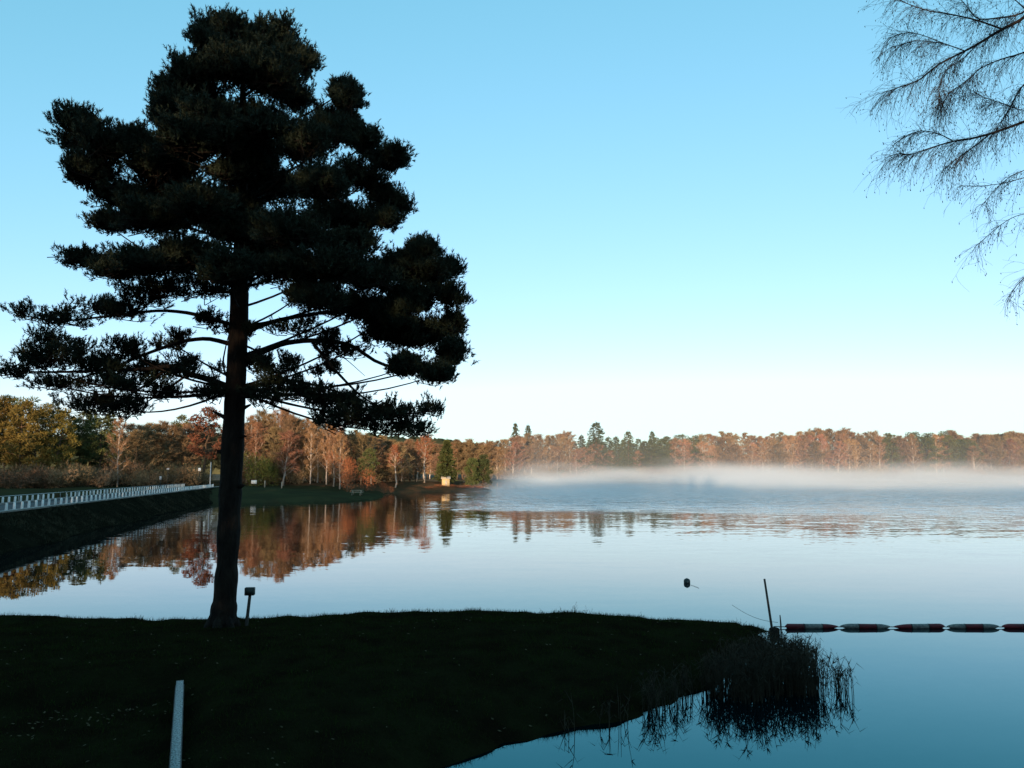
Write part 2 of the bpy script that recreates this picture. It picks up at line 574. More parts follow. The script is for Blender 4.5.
# ---- left shore: forest land behind the dam, lawn point and brown spit
LEFT = [(-420, 5), (-34, 5), (-38, 45), (-50, 100), (-43, 103), (-37.5, 105.2), (-29.4, 108.5), (-24, 113), (-20.6, 121), (-22, 135), (-25.5, 150),
        (-24.5, 157), (-18, 163), (-11, 172), (-5.0, 182), (-5.5, 188), (-12, 192), (-30, 190), (-46, 196), (-70, 215), (-110, 260), (-140, 330), (-420, 340)]


def left_z(X, Y):
    d = poly_sd(X, Y, LEFT) + 2.2 * value_noise(X, Y, 6, 21) + 1.0 * value_noise(X, Y, 2.2, 22)
    spit = sstep(Y - 0.4 * X, 160, 168)
    up = 0.55 * sstep(d, -0.3, 2.0) + 1.15 * sstep(d, 2, 26)
    z = np.where(d < 0, 0.4 * d - 0.02, up * (1 - spit) + spit * (0.6 * sstep(d, -0.3, 2.5) + 1.45 * sstep(d, 1.5, 9)))
    z = z + np.where(d > 0, 0.3 * value_noise(X, Y, 4, 23) + 0.15 * value_noise(X, Y, 1.5, 24), 0) * sstep(d, 0, 3)
    return z, d


xs = np.concatenate([np.linspace(-420, -80, 40, endpoint=False), np.arange(-80, 2, 0.9)])
ys = np.concatenate([np.linspace(5, 95, 50, endpoint=False), np.arange(95, 202, 0.9), np.linspace(202, 345, 40)])
grid_land('lawn', xs, ys, lambda X, Y: (lambda zd: (zd[0], np.where(Y - 0.4 * X < 167, zd[1], -99)))(left_z(X, Y)), M['lawn'])
grid_land('heath_spit_ground', xs, ys, lambda X, Y: (lambda zd: (zd[0] + 0.006, np.where(Y - 0.4 * X > 164.5, zd[1], -99)))(left_z(X, Y)), M['heath'])

# ---- far shore and hills
def shore_y(X):
    return 386 + 9 * value_noise(X, X * 0, 60, 31) + 4 * value_noise(X, X * 0, 17, 32)


def far_z(X, Y):
    d = Y - shore_y(X)
    z = np.where(d < 0, 0.2 * d, 0.7 * sstep(d, 0, 3) + 2.0 * sstep(d, 3, 80)) + np.where(d > 3, 0.4 * value_noise(X, Y, 14, 33), 0)
    return z, d


grid_land('far_shore', np.linspace(-420, 900, 220), np.concatenate([np.linspace(374, 420, 24), np.linspace(430, 3000, 30)]), far_z, M['far_ground'], keep=-8)


def hill_mesh(name, pts, y0, depth, seed):
    xs_ = np.arange(pts[0][0], pts[-1][0], 2.6)
    prof = np.interp(xs_, [p[0] for p in pts], [p[1] for p in pts])
    nrow = 16
    m = MB()
    R = []
    r = np.random.RandomState(seed)
    for j in range(nrow):
        t = j / (nrow - 1)
        h = prof * (0.25 + 0.75 * math.sin(t * math.pi / 2)) if j else prof * 0
        n = r.uniform(-1, 1, len(xs_)) * 2.4 + 5 * value_noise(xs_, xs_ * 0 + j * 7, 11, seed)
        R.append(np.stack([xs_ + r.uniform(-1, 1, len(xs_)), np.full_like(xs_, y0 + depth * t) + r.uniform(-4, 4, len(xs_)), np.maximum(h + n * (j > 0), 0)], 1))
    kk = len(xs_)
    ii = np.arange(nrow * kk).reshape(nrow, kk)
    qq = np.stack([ii[:-1, :-1], ii[:-1, 1:], ii[1:, 1:], ii[1:, :-1]], -1).reshape(-1, 4)
    m.add(np.concatenate(R), None, qq)
    return tag(obj(name, m, M['hill']), kind='structure')


hill_mesh('hills', [(-700, 46), (-260, 52), (-170, 50), (-100, 46), (-55, 41), (-20, 33), (40, 24), (200, 22), (420, 24), (520, 42), (620, 50), (800, 56), (1200, 60)], 840, 130, 41)


# ------------------------------------------------------------------ tree prototypes (unit: metres at their nominal height)
def bend(p0, d, L, n, up, rng, wob=0.12):
    p = [np.array(p0, float)]
    d = np.array(d, float) / np.linalg.norm(d)
    for i in range(n):
        d = d + np.array([0, 0, up / n]) + rng.normal(size=3) * wob / n
        d /= np.linalg.norm(d)
        p.append(p[-1] + d * L / n)
    return np.array(p)


def bare_tree(seed, H=15.0, spread=4.0, start=0.3, nprim=22, ntwig=2600, weep=0.1, r0=0.19, width=0.05):
    rng = np.random.RandomState(seed)
    wood, tw = MB(), MB()
    n = 9
    tx = np.cumsum(rng.normal(size=n) * 0.12)
    ty = np.cumsum(rng.normal(size=n) * 0.12)
    zs = np.linspace(0, H * 0.97, n)
    tr = np.stack([tx - tx[0], ty - ty[0], zs], 1)
    wood.tube(tr, r0 * (1 - 0.93 * (zs / H)) + 0.01, 6)
    bs, ds = [], []
    for i in range(nprim):
        u = start + (0.97 - start) * (i + rng.rand()) / nprim
        base = np.array([np.interp(u * H, zs, tr[:, 0]), np.interp(u * H, zs, tr[:, 1]), u * H])
        az = i * 2.4 + rng.rand()
        el = math.radians(rng.uniform(25, 55) + 20 * u)
        shape = math.sin(math.pi * min(1, (u - start) / (1 - start) * 0.75 + 0.28)) ** 0.7
        L = spread * shape * rng.uniform(0.7, 1.15) + 0.3
        d = (math.cos(az) * math.cos(el), math.sin(az) * math.cos(el), math.sin(el))
        br = bend(base, d, L, 4, 0.35, rng, 0.5)
        wood.tube(br, np.linspace(r0 * 0.36 * (1.2 - u), 0.012, 5), 4, False)
        segs = [br]
        for k in range(5):
            f = rng.uniform(0.25, 0.95)
            j = min(3, int(f * 4))
            b2 = br[j] + (br[j + 1] - br[j]) * (f * 4 - j)
            d2 = (br[j + 1] - br[j]) / np.linalg.norm(br[j + 1] - br[j]) + rng.normal(size=3) * 0.6
            s2 = bend(b2, d2, L * rng.uniform(0.25, 0.5), 3, 0.2 - weep, rng, 0.5)
            wood.tube(s2, np.linspace(0.03, 0.01, 4), 3, False)
            segs.append(s2)
        for s in segs:
            c = int(ntwig / nprim / len(segs)) + 1
            f = rng.uniform(0.2, 1.0, c) * (len(s) - 1.001)
            j = f.astype(int)
            pos = s[j] + (s[j + 1] - s[j]) * (f - j)[:, None]
            dd = s[j + 1] - s[j]
            dd = dd / (np.linalg.norm(dd, axis=1)[:, None] + 1e-9) + rng.normal(size=(c, 3)) * 0.65 + np.array([0, 0, 0.3 - weep * 2])
            bs.append(pos)
            ds.append(dd)
    bs, ds = np.concatenate(bs), np.concatenate(ds)
    tw.blades(bs, ds, rng.uniform(0.45, 1.15, len(bs)), rng.uniform(0.6, 1.4, len(bs)) * width, rng)
    return wood, tw


def conifer(seed, H=18.0, R=3.2, low=0.06, whorls=34, per=8):
    rng = np.random.RandomState(seed)
    wood, fo = MB(), MB()
    zs = np.linspace(0, H, 6)
    wood.tube(np.stack([zs * 0, zs * 0, zs], 1), 0.24 * (1 - 0.95 * zs / H), 6)
    for i in range(whorls):
        u = low + (1 - low) * (i / whorls) ** 0.95
        L0 = R * (1 - u) ** 0.72 * (1 if u > low + 0.08 else 0.8) + 0.25
        for k in range(per):
            az = rng.rand() * 6.283
            L = L0 * rng.uniform(0.65, 1.15)
            n = int(5 + 8 * L / R)
            f = rng.uniform(0.15, 1, n)
            h = u * H + rng.uniform(-0.2, 0.2)
            out = np.array([math.cos(az), math.sin(az), 0])
            pos = out * (f * L)[:, None] + np.stack([np.zeros(n), np.zeros(n), h + 0.25 * f * L - 0.42 * f * f * L], 1)
            dd = out + rng.normal(size=(n, 3)) * 0.55 + np.array([0, 0, -0.25 + 0.3 * u])
            fo.blades(pos, dd, rng.uniform(0.5, 0.95, n) * (0.5 + 0.5 * L / R), rng.uniform(0.16, 0.3, n), rng)
            fo.blades(pos, dd + rng.normal(size=(n, 3)) * 0.6, rng.uniform(0.4, 0.7, n), rng.uniform(0.12, 0.24, n), rng)
    fo.blades(np.tile([[0, 0, H - 0.3]], (4, 1)), np.array([[0.1, 0, 1], [-0.1, 0, 1], [0, 0.1, 1], [0, 0, 1.0]]), 0.9, 0.15, rng)
    return wood, fo


def pine(seed, H=14.0, R=3.0, start=0.35, nclump=30, per=110, size=0.55):
    rng = np.random.RandomState(seed)
    wood, fo = MB(), MB()
    n = 8
    zs = np.linspace(0, H * 0.96, n)
    tx, ty = np.cumsum(rng.normal(size=n) * 0.15), np.cumsum(rng.normal(size=n) * 0.15)
    tr = np.stack([tx - tx[0], ty - ty[0], zs], 1)
    wood.tube(tr, 0.23 * (1 - 0.9 * zs / H), 6)
    for i in range(nclump):
        u = start + (0.98 - start) * (i + rng.rand()) / nclump
        v = (u - start) / (1 - start)
        rr = R * (0.25 + 1.0 * math.sin(math.pi * min(1, 0.25 + 0.72 * v))) * rng.uniform(0.35, 0.85)
        az = i * 2.4 + rng.rand() * 0.8
        c0 = np.array([np.interp(u * H, zs, tr[:, 0]), np.interp(u * H, zs, tr[:, 1]), u * H])
        c = c0 + np.array([math.cos(az) * rr, math.sin(az) * rr, rng.uniform(-0.1, 0.5)])
        b0 = c0 - np.array([0, 0, 0.4])
        wood.tube(np.array([b0, (b0 + c) / 2 - np.array([0, 0, 0.1]), c]), [0.06, 0.045, 0.02], 4, False)
        s = np.array([1.0, 1.0, 0.55]) * rng.uniform(0.7, 1.25) * R * 0.30
        p = rng.normal(size=(per, 3))
        p /= np.linalg.norm(p, axis=1)[:, None]
        q_ = p * (rng.rand(per) ** 0.4)[:, None] * s
        fo.blades(c + q_, p + np.array([0, 0, 0.5]) + rng.normal(size=(per, 3)) * 0.5, rng.uniform(0.6, 1.1, per) * size, rng.uniform(0.10, 0.22, per), rng)
    return wood, fo


def bush(seed, H=3.0, R=2.0, n=1500, size=0.35, width=0.06):
    rng = np.random.RandomState(seed)
    wood, fo = MB(), MB()
    for i in range(9):
        az = rng.rand() * 6.28
        d = np.array([math.cos(az) * 0.6, math.sin(az) * 0.6, 1])
        wood.tube(bend((0, 0, 0), d, H * rng.uniform(0.6, 0.9), 3, 0.1, rng, 0.3), np.linspace(0.06, 0.015, 4), 4, False)
    lob = rng.normal(size=(9, 3)) * np.array([R * 0.45, R * 0.45, H * 0.16]) + np.array([0, 0, H * 0.52])
    k = rng.randint(0, 9, n)
    p = rng.normal(size=(n, 3))
    p /= np.linalg.norm(p, axis=1)[:, None]
    pos = lob[k] + p * (rng.rand(n) ** 0.5)[:, None] * np.array([R * 0.5, R * 0.5, H * 0.34])
    pos[:, 2] = np.clip(pos[:, 2], 0.05, None)
    fo.blades(pos, p + np.array([0, 0, 0.6]) + rng.normal(size=(n, 3)) * 0.5, rng.uniform(0.6, 1.2, n) * size, rng.uniform(0.6, 1.4, n) * width, rng)
    return wood, fo


PROTO = {}


def proto(key, wf, bark, leaf, H):
    w, f = wf
    wm = w.mesh(key + '_trunk', True)
    wm.materials.append(bark)
    fm = f.mesh(key + '_crown')
    fm.materials.append(leaf)
    PROTO.setdefault(key, []).append((wm, fm, H))


for s_ in range(4):
    proto('bare', bare_tree(100 + s_, 15, 3.4 + 0.4 * s_, 0.10 + 0.03 * s_, 34, 5200, 0.05, 0.15, 0.06), M['bark'], M['twig_brown'], 15)
    proto('birch', bare_tree(200 + s_, 15, 2.9 + 0.3 * s_, 0.16, 30, 4200, 0.15, 0.19, 0.055), M['birch_bark'], M['twig_rust'], 15)
    proto('fir', conifer(300 + s_, 18, 3.9 + 0.5 * s_, 0.05, 36, 10), M['bark'], M['fir'], 18)
    proto('pine', pine(400 + s_, 14, 2.8 + 0.3 * s_), M['bark'], M['pine_far'], 14)
for s_ in range(3):
    proto('gold', pine(450 + s_, 12, 2.9, 0.12, 44, 120, 0.5), M['bark'], M['gold'], 12)
    proto('dark_bush', bush(500 + s_, 3.2, 2.6, 1100, 0.5, 0.09), M['bark'], M['twig_brown'], 3.2)
proto('orange_birch', bare_tree(230, 10, 2.4, 0.42, 20, 1900, 0.15, 0.17, 0.035), M['birch_bark'], M['twig_orange'], 10)
proto('orange_birch', bare_tree(231, 10, 2.3, 0.40, 24, 2400, 0.15, 0.19, 0.035), M['birch_bark'], M['twig_orange'], 10)
proto('oak', pine(470, 10, 2.4, 0.38, 24, 120, 0.4), M['bark'], M['oak_leaf'], 10)
proto('rust_bush', bush(520, 4.2, 3.4, 2600, 0.38, 0.05), M['bark'], M['twig_orange'], 4.2)
proto('green_bush', bush(521, 4.0, 2.4, 2200, 0.34, 0.08), M['bark'], M['green_bush'], 4.0)
proto('broad_pine', pine(480, 7, 2.5, 0.10, 40, 150, 0.4), M['bark'], M['pine_far'], 7)
proto('broad_pine', pine(481, 7, 2.8, 0.08, 40, 150, 0.4), M['bark'], M['fir'], 7)
proto('island_fir', conifer(340, 9.5, 2.6, 0.10, 40, 10), M['bark'], M['pine_far'], 9.5)

NAMES = {'bare': ('bare_tree', 'tree'), 'birch': ('birch_tree', 'birch'), 'fir': ('fir_tree', 'fir'), 'pine': ('pine_tree', 'pine'), 'gold': ('golden_pine_tree', 'pine'),
         'dark_bush': ('bush', 'bush'), 'orange_birch': ('birch_tree', 'birch'), 'oak': ('oak_tree', 'oak'), 'rust_bush': ('bush', 'bush'), 'green_bush': ('bush', 'bush'),
         'broad_pine': ('pine_tree', 'pine'), 'island_fir': ('fir_tree', 'fir')}
trng = np.random.RandomState(77)


def plant(key, px, top, y, gz, label, group=None, variant=None, sx=None):
    """a tree whose crown tops out at pixel (px, top), standing at depth y on ground height gz"""
    P_ = Q(px, top, y)
    var = PROTO[key]
    wm, fm, H = var[trng.randint(len(var)) if variant is None else variant]
    s = max(0.12, (P_[2] - gz) / H)
    nm, cat = NAMES[key]
    t = thing(nm, label, cat, (P_[0], y, gz - 0.05), group)
    w = s if sx is None else sx
    w *= trng.uniform(0.92, 1.08)
    t.scale = (w, w, s)
    t.rotation_euler = (0, 0, trng.uniform(0, 6.283))
    o1 = bpy.data.objects.new('trunk', wm)
    o2 = bpy.data.objects.new('crown', fm)
    for o in (o1, o2):
        col.objects.link(o)
        o.parent = t
    return t


def ground_left(px, y):
    x = (px - 512) / F_PX * y
    z, d = left_z(np.array([x]), np.array([float(y)]))
    return float(z[0])


# ------------------------------------------------------------------ left forest behind the dam road
def deep(y):
    return 122 + (y - 81) * 0.65


g = 'golden pines behind the dam road'
for i, (px, top, y) in enumerate([(-22, 398, 82), (4, 400, 84), (24, 403, 81), (41, 408, 83), (60, 411, 87)]):
    lab = ['sunlit golden pine, leafy to the ground, at the edge of the forest behind the dam'] * 3 + ['slim sunlit golden pine beside a tall yellow-green one behind the dam', 'yellow-green sunlit pine at the end of the golden clump behind the dam']
    plant('gold', px, top, deep(y), ground_left(px, deep(y)), lab[i], g if i < 3 else None, i % 3)
g = 'tall pines peeking over the golden clump'
for px, top, y in [(8, 397, 104), (22, 398, 106), (-8, 402, 100), (52, 404, 108)]:
    plant('pine', px, top, deep(y), ground_left(px, deep(y)), 'tall dark pine top peeking over the golden clump of pines', g)
g = 'shaded firs behind the dam'
for px, top, y in [(72, 420, 98), (82, 412, 104), (93, 408, 112), (104, 418, 99), (111, 411, 108)]:
    plant('fir' if px % 2 else 'pine', px, top, deep(y), ground_left(px, deep(y)), 'dark shaded evergreen in the forest behind the dam road', g, sx=0.9)
plant('birch', 121, 418, deep(93), 1.7, 'shaded birch with white trunk in the dark forest behind the dam', None, 1, 0.8)
g = 'bare trees behind the dam'
for px, top, y in [(132, 425, 112), (141, 426, 122), (150, 424, 118), (158, 425, 126), (166, 424, 131), (174, 426, 122), (190, 427, 130), (197, 426, 138), (146, 427, 132), (180, 424, 140), (202, 428, 146), (213, 426, 150), (226, 420, 152), (136, 431, 104), (160, 434, 112), (185, 436, 118)]:
    plant('bare', px, top, deep(y), ground_left(px, deep(y)), 'bare brown tree with sunlit top behind the dam road', g, sx=1.0)
plant('pine', 184, 417, deep(134), 1.7, 'pale green pine rising above bare trees behind the dam road', None, 1)
plant('oak', 206, 409, deep(112), 1.7, 'oak with dark red dead leaves beside the big pine trunk', None, 0)
g = 'undergrowth bushes behind the dam'
for i in range(34):
    px = -12 + i * 6.6 + trng.uniform(-2, 2)
    y = np.interp(px, [0, 215], [112, 138]) + trng.uniform(0, 7)
    plant('dark_bush', px, trng.uniform(462, 474), y, ground_left(px, y), 'dense dark bush in the shaded undergrowth behind the dam road', g)

# ------------------------------------------------------------------ trees behind the lawn
g = 'rust-brown bare trees behind the lawn'
for px, top, y in [(240, 420, 158), (249, 417, 152), (258, 424, 149), (262, 413, 158), (271, 415, 154), (279, 409, 159), (287, 412, 153), (292, 417, 149), (299, 420, 157), (274, 428, 147), (285, 432, 146), (243, 430, 148),
                   (345, 428, 158), (356, 431, 160), (372, 438, 163), (380, 440, 166), (388, 442, 170), (402, 443, 172), (410, 440, 176), (417, 442, 180), (362, 436, 156), (336, 426, 162), (398, 448, 165)]:
    plant('bare' if int(px) % 3 else 'birch', px, top, y, ground_left(px, y), 'bare tree with rust-brown twigs at the edge of the wood behind the lawn', g, sx=0.95)
for i in range(34):
    px = 232 + i * 5.6 + trng.uniform(-2, 2)
    y = np.interp(px, [232, 300, 380, 420], [166, 168, 178, 186]) + trng.uniform(-3, 8)
    plant('bare', px, np.interp(px, [232, 290, 340, 420], [424, 420, 432, 446]) + trng.uniform(-2, 8), y, 1.4, 'bare brown tree deep in the wood behind the lawn', 'bare trees deep in the wood behind the lawn', sx=1.05)
g = 'birches with pale trunks behind the lawn'
for px, top, y in [(304, 419, 152), (312, 422, 150), (319, 420, 153), (328, 423, 151), (335, 428, 150), (325, 421, 160), (341, 433, 149)]:
    plant('birch', px, top, y, ground_left(px, y), 'tall slender birch with pale trunk behind the shaded lawn', g, sx=0.75)
plant('green_bush', 254, 451, 143, ground_left(254, 143), 'tall yellow-green bush beside the white notice board', None, 0, 1.25)
plant('green_bush', 268, 458, 145, ground_left(268, 145), 'smaller yellow-green bush under the bare trees behind the lawn', None, 0, 0.9)
plant('rust_bush', 348, 459, 140, ground_left(348, 140), 'round orange-rust bush behind the picnic bench on the lawn', None, 0, 0.8)
plant('pine', 367, 449, 144, ground_left(367, 144), 'small bright green pine beside the orange-rust bush', None, 2)
g = 'dark undergrowth behind the lawn'
for i in range(24):
    px = 236 + i * 7.2 + trng.uniform(-2, 2)
    y = np.interp(px, [236, 300, 410], [150, 148, 172]) + trng.uniform(0, 6)
    plant('dark_bush', px, trng.uniform(463, 474), y, ground_left(px, y), 'low dark bush in the shade behind the lawn', g)

# ------------------------------------------------------------------ spit
plant('orange_birch', 396, 447, 163, ground_left(396, 163), 'small orange-tinged birch with white trunk where lawn meets spit', None, 0, 0.95)
plant('orange_birch', 425, 436, 173, ground_left(425, 173), 'taller orange-tinged birch with white trunk on the brown spit', None, 1, 1.05)
plant('island_fir', 447, 440, 176, ground_left(447, 176), 'bushy sunlit fir beside the ochre hut on the spit', None, 0)
plant('broad_pine', 473, 459, 181, ground_left(473, 181), 'broad low pine, sunlit olive, near the tip of the spit', None, 0, 0.75)
plant('broad_pine', 483, 457, 184, 0.9, 'dark blue-green broad pine at the very tip of the spit', None, 1, 0.8)
plant('rust_bush', 384, 483, 152, ground_left(384, 152), 'low orange-brown bush on the shore between lawn and spit', None, 0, 0.33)
g = 'brown scrub along the spit'
for px, top, y in [(440, 486, 171), (452, 485, 174), (462, 486, 177), (470, 485, 179), (478, 486, 181), (430, 487, 168)]:
    plant('rust_bush', px, top, y, ground_left(px, y), 'knee-high brown scrub at the water edge of the spit', g, 0, 0.55)

# ------------------------------------------------------------------ far shore treeline
def far_ground(px, y):
    x = (px - 512) / F_PX * y
    return float(far_z(np.array([x]), np.array([float(y)]))[0][0])


def far_top(px):
    return np.interp(px, [370, 430, 480, 500, 540, 560, 640, 700, 760, 810, 870, 920, 1024, 1080], [446, 444, 441, 439, 436, 438, 440, 436, 434, 433, 435, 435, 434, 434])


def far_plant(key, px, top, y, what, sx):
    where = 'behind the spit' if px < 512 else 'between two dark firs and tallest fir' if px < 572 else 'around the tall green firs' if px < 662 else 'just past the green firs' if px < 705 else 'in the long rust-brown stretch' if px < 885 else 'in the stretch dotted with olive pines'
    plant(key, px, top, y, far_ground(px, y), f'{what} on the misty far shore, {where}', f'{NAMES[key][0].replace(chr(95), " ")}s {where}', sx=sx)


px = 372.0
while px < 1062:
    y = 397 + trng.uniform(-3, 6)
    top = far_top(px) + trng.uniform(-2, 11) + 2
    if 572 < px < 655 and trng.rand() < 0.6:
        far_plant('fir', px, top - 2, y, 'green fir', 1.5)
    elif (640 < px < 700 or 885 < px < 985) and trng.rand() < 0.3:
        far_plant('pine', px, top, y, 'olive pine', 1.9)
    elif trng.rand() < 0.55:
        far_plant('birch', px, top, y, 'bare rust-tinged birch', 1.75)
    else:
        far_plant('bare', px, top, y, 'bare brown broadleaf tree', 1.9)
    px += trng.uniform(5.0, 8.0)
px = 372.0
while px < 1062:
    y = 412 + trng.uniform(-4, 8)
    top = far_top(px) + trng.normal() * 2.2
    if 570 < px < 660:
        far_plant('fir', px, top, y, 'green fir', 1.6)
    elif 660 < px < 700 or 885 < px < 945:
        far_plant('pine', px, top - 1, y, 'olive pine', 2.0)
    else:
        far_plant('bare', px, top, y, 'bare brown broadleaf tree', 2.1)
    px += trng.uniform(5.5, 8.5)
px = 470.0
while px < 1062:
    y = 391 + trng.uniform(-1.5, 3)
    plant('dark_bush', px, trng.uniform(466, 473), y, far_ground(px, y), 'brown bush half hidden in the mist at the far water edge', 'bushes at the far water edge', sx=1.7)
    px += trng.uniform(7, 11)
plant('fir', 515.5, 423, 425, far_ground(515, 425), 'taller of two dark firs rising above the bare far shore trees', None, 0, 1.5)
plant('fir', 528, 425, 427, far_ground(528, 427), 'shorter of two dark firs rising above the bare far shore trees', None, 1, 1.5)
plant('fir', 596, 422, 400, far_ground(596, 400), 'tallest pointed dark green fir in the far shore treeline', None, 2, 2.3)
plant('fir', 628, 431, 398, far_ground(628, 398), 'dark fir with pointed top beside the tallest far shore fir', None, 3, 1.6)
plant('fir', 652, 431, 416, far_ground(652, 416), 'pointed fir at the end of the green stretch of far shore', None, 0, 1.4)

# ------------------------------------------------------------------ woodland behind the photographer (casts the morning shade)
mb = MB()
wr = np.random.RandomState(5)
for row in range(4):
    x = -175.0
    while x < 75:
        y = -13 - row * 6 + wr.uniform(-2, 2)
        hgt = np.interp(x, [-175, -103, -90, -72, -60, -45, -35, -12, 0, 8, 60], [16.0, 18.0, 19.5, 19.0, 13.5, 13.5, 19.0, 21.5, 20.0, 13.5, 13.0]) + wr.uniform(-1.2, 1.2)
        w, f = conifer(wr.randint(1e6), hgt, 3.9, 0.02, 20, 8)
        gz = 2.6 + 0.03 * (-y)
        for src in (w, f):
            off = mb.n
            vv = np.concatenate(src.v) + np.array([x, y, gz - 0.6])
            mb.add(vv, np.concatenate(src.f3) if src.f3 else None, np.concatenate(src.f4) if src.f4 else None)
        x += wr.uniform(3.4, 4.6)
for x, y in [(-86, 117), (-90, 124), (-94, 118), (-99, 126), (-104, 119), (-110, 123), (-116, 118)]:  # unseen pines left of the frame, added to shade the trees behind the dam
    w, f = pine(wr.randint(1e6), 14.0, 3.2, 0.1, 40, 110, 0.55)
    for src in (w, f):
        mb.add(np.concatenate(src.v) + np.array([x, y, 0.9]), np.concatenate(src.f3) if src.f3 else None, np.concatenate(src.f4) if src.f4 else None)
tag(obj('forest', mb, M['fir']), kind='stuff')


# ------------------------------------------------------------------ bollards along the dam road
mb = MB()
prof = [(0.0, 0.078), (0.02, 0.08), (0.42, 0.072), (0.48, 0.066), (0.50, 0.04)]
mb.tube(np.array([(0, 0, h) for h, r in prof]), [r for h, r in prof], 10)
bol = mb.mesh('bollard', True)
bol.materials.append(M['white'])


def road_row(off, label, group, y0, y1, step, skip=()):
    k = 0
    y = y0
    while y < y1:
        if not any(a < y < b for a, b in skip):
            o = bpy.data.objects.new('bollard', bol)
            col.objects.link(o)
            o.location = (crest_x(y) - off + trng.uniform(-0.02, 0.02), y + trng.uniform(-0.03, 0.03), DAM_Z)
            o.rotation_euler = (trng.uniform(-0.02, 0.02), trng.uniform(-0.02, 0.02), trng.uniform(0, 6))
            tag(o, label, 'bollard', group)
        y += step


road_row(0.62, 'short white bollard in the row on the lake side of the dam road', 'lake-side bollards', 42.6, 127, 1.17)
road_row(5.75, 'short white bollard in the row on the forest side of the dam road', 'forest-side bollards', 47.0, 130, 1.17, ((55.6, 57.4), (70.4, 72.0)))
rail = MB()
rail.tube(np.array([(crest_x(y) - 5.75, y, DAM_Z + 0.56) for y in np.linspace(40, 130, 12)]), 0.022, 5)
for y in np.arange(47.6, 130, 4.68):
    rail.tube(np.array([(crest_x(y) - 5.75, y, DAM_Z - 0.1), (crest_x(y) - 5.75, y, DAM_Z + 0.56)]), 0.02, 5)
tag(obj('handrail', rail, M['steel']), 'thin grey handrail running just above the forest-side bollards', 'handrail')
for y, lab in ((56.5, 'low dark shrub in a gap of the forest-side bollards, nearer the camera'), (71.2, 'low dark shrub in a gap of the forest-side bollards, farther along the dam')):
    x = crest_x(y) - 5.9
    t = thing('shrub', lab, 'shrub', (x, y, DAM_Z - 0.1))
    w, f = bush(600 + int(y), 0.85, 0.5, 500, 0.16, 0.05)
    obj('stem', w, M['bark'], t)
    obj('foliage', f, M['fir'], t)

# small signs and poles near the far end of the dam
def sign_post(px, py_board, py_foot, y, w, h, label, mboard):
    c = Q(px, py_board, y)
    foot = Q(px, py_foot, y)[2]
    t = thing('road_sign', label, 'sign', (c[0], y, foot - 0.3))
    p = MB()
    p.tube(np.array([(0, 0.03, 0), (0, 0.03, c[2] - foot + 0.3 + h * 0.4)]), 0.035, 6)
    obj('post', p, M['dark_wood'], t)
    b = MB()
    b.box((0, 0, c[2] - foot + 0.3), (w, 0.03, h), 0, 0.008)
    obj('board', b, mboard, t)


sign_post(199.5, 469.5, 482, 126, 0.45, 0.5, 'small bright white sign by the dark forest at the end of the dam', M['white'])
sign_post(168, 469, 483, 110, 0.35, 0.25, 'small dull sign against the dark forest behind the dam', M['steel'])
sign_post(160.5, 478, 485, 104, 0.28, 0.45, 'low pale sign just behind the bollards of the dam', M['steel'])
c = Q(211, 462, 127)
f_ = Q(211, 485, 127)
mb = MB()
mb.tube(np.array([(0, 0, -0.3), (0, 0, 0), (0, 0, c[2] - f_[2])]), [0.1, 0.1, 0.07], 8)
t = thing('utility_pole', 'thin grey pole beside the oak at the far end of the dam', 'pole', (c[0], 127, f_[2]))
obj('pole', mb, M['steel'], t)
mb = MB(); mb.tube(np.array([(0, 0, c[2] - f_[2]), (0, 0, c[2] - f_[2] + 0.06)]), [0.085, 0.05], 8)
obj('cap', mb, M['dark_metal'], t)

# notice board, low posts, bench on the lawn
y = 138.0
z0 = ground_left(254, y)
c = Q(254, 482, y)
t = thing('notice_board', 'white notice board on two legs at the edge of the lawn', 'sign', (c[0], y, z0))
b = MB(); b.box((0, 0, c[2] - z0), (0.95, 0.06, 0.62), 0, 0.01); obj('board', b, M['white'], t)
b = MB(); b.box((0, 0.045, c[2] - z0), (1.05, 0.03, 0.72), 0, 0.01); obj('frame', b, M['dark_wood'], t)
for sx in (-0.38, 0.38):
    p = MB(); p.box((sx, 0.09, (c[2] - z0) / 2 - 0.1), (0.09, 0.06, c[2] - z0 + 0.4)); obj('leg', p, M['dark_wood'], t)
for px, lab in ((265, 'low pale post to one side of the white notice board'), (282, 'low pale post under the bare trees behind the lawn')):
    y = 139.0
    z0 = ground_left(px, y)
    c = Q(px, 479, y)
    t = thing('marker_post', lab, 'post', (c[0], y, z0))
    p = MB(); p.box((0, 0, 0.5), (0.2, 0.2, 1.3), 0.3, 0.015); obj('post', p, M['pale_wood'], t)
    p = MB(); p.box((0, 0, 1.17), (0.24, 0.24, 0.05), 0.3); obj('cap', p, M['dark_wood'], t)
y = 125.0
c = Q(357, 488, y)
z0 = ground_left(357, y)
t = thing('picnic_bench', 'pale wooden picnic bench on the shaded lawn below the orange bush', 'bench', (c[0], y, z0))
for k in range(4):
    p = MB(); p.box((0, -0.27 + k * 0.18, 0.74), (1.9, 0.15, 0.045)); obj('table_plank', p, M['pale_wood'], t)
for sy in (-0.68, 0.68):
    p = MB(); p.box((0, sy, 0.45), (1.9, 0.26, 0.05)); obj('seat_plank', p, M['pale_wood'], t)
for sx in (-0.65, 0.65):
    for s2 in (-1, 1):
        p = MB(); p.tube(np.array([(sx, s2 * 0.75, -0.05), (sx, s2 * 0.22, 0.72)]), 0.05, 4); obj('leg', p, M['pale_wood'], t)
    p = MB(); p.box((sx + 0.06, 0, 0.40), (0.05, 1.6, 0.09)); obj('cross_beam', p, M['pale_wood'], t)

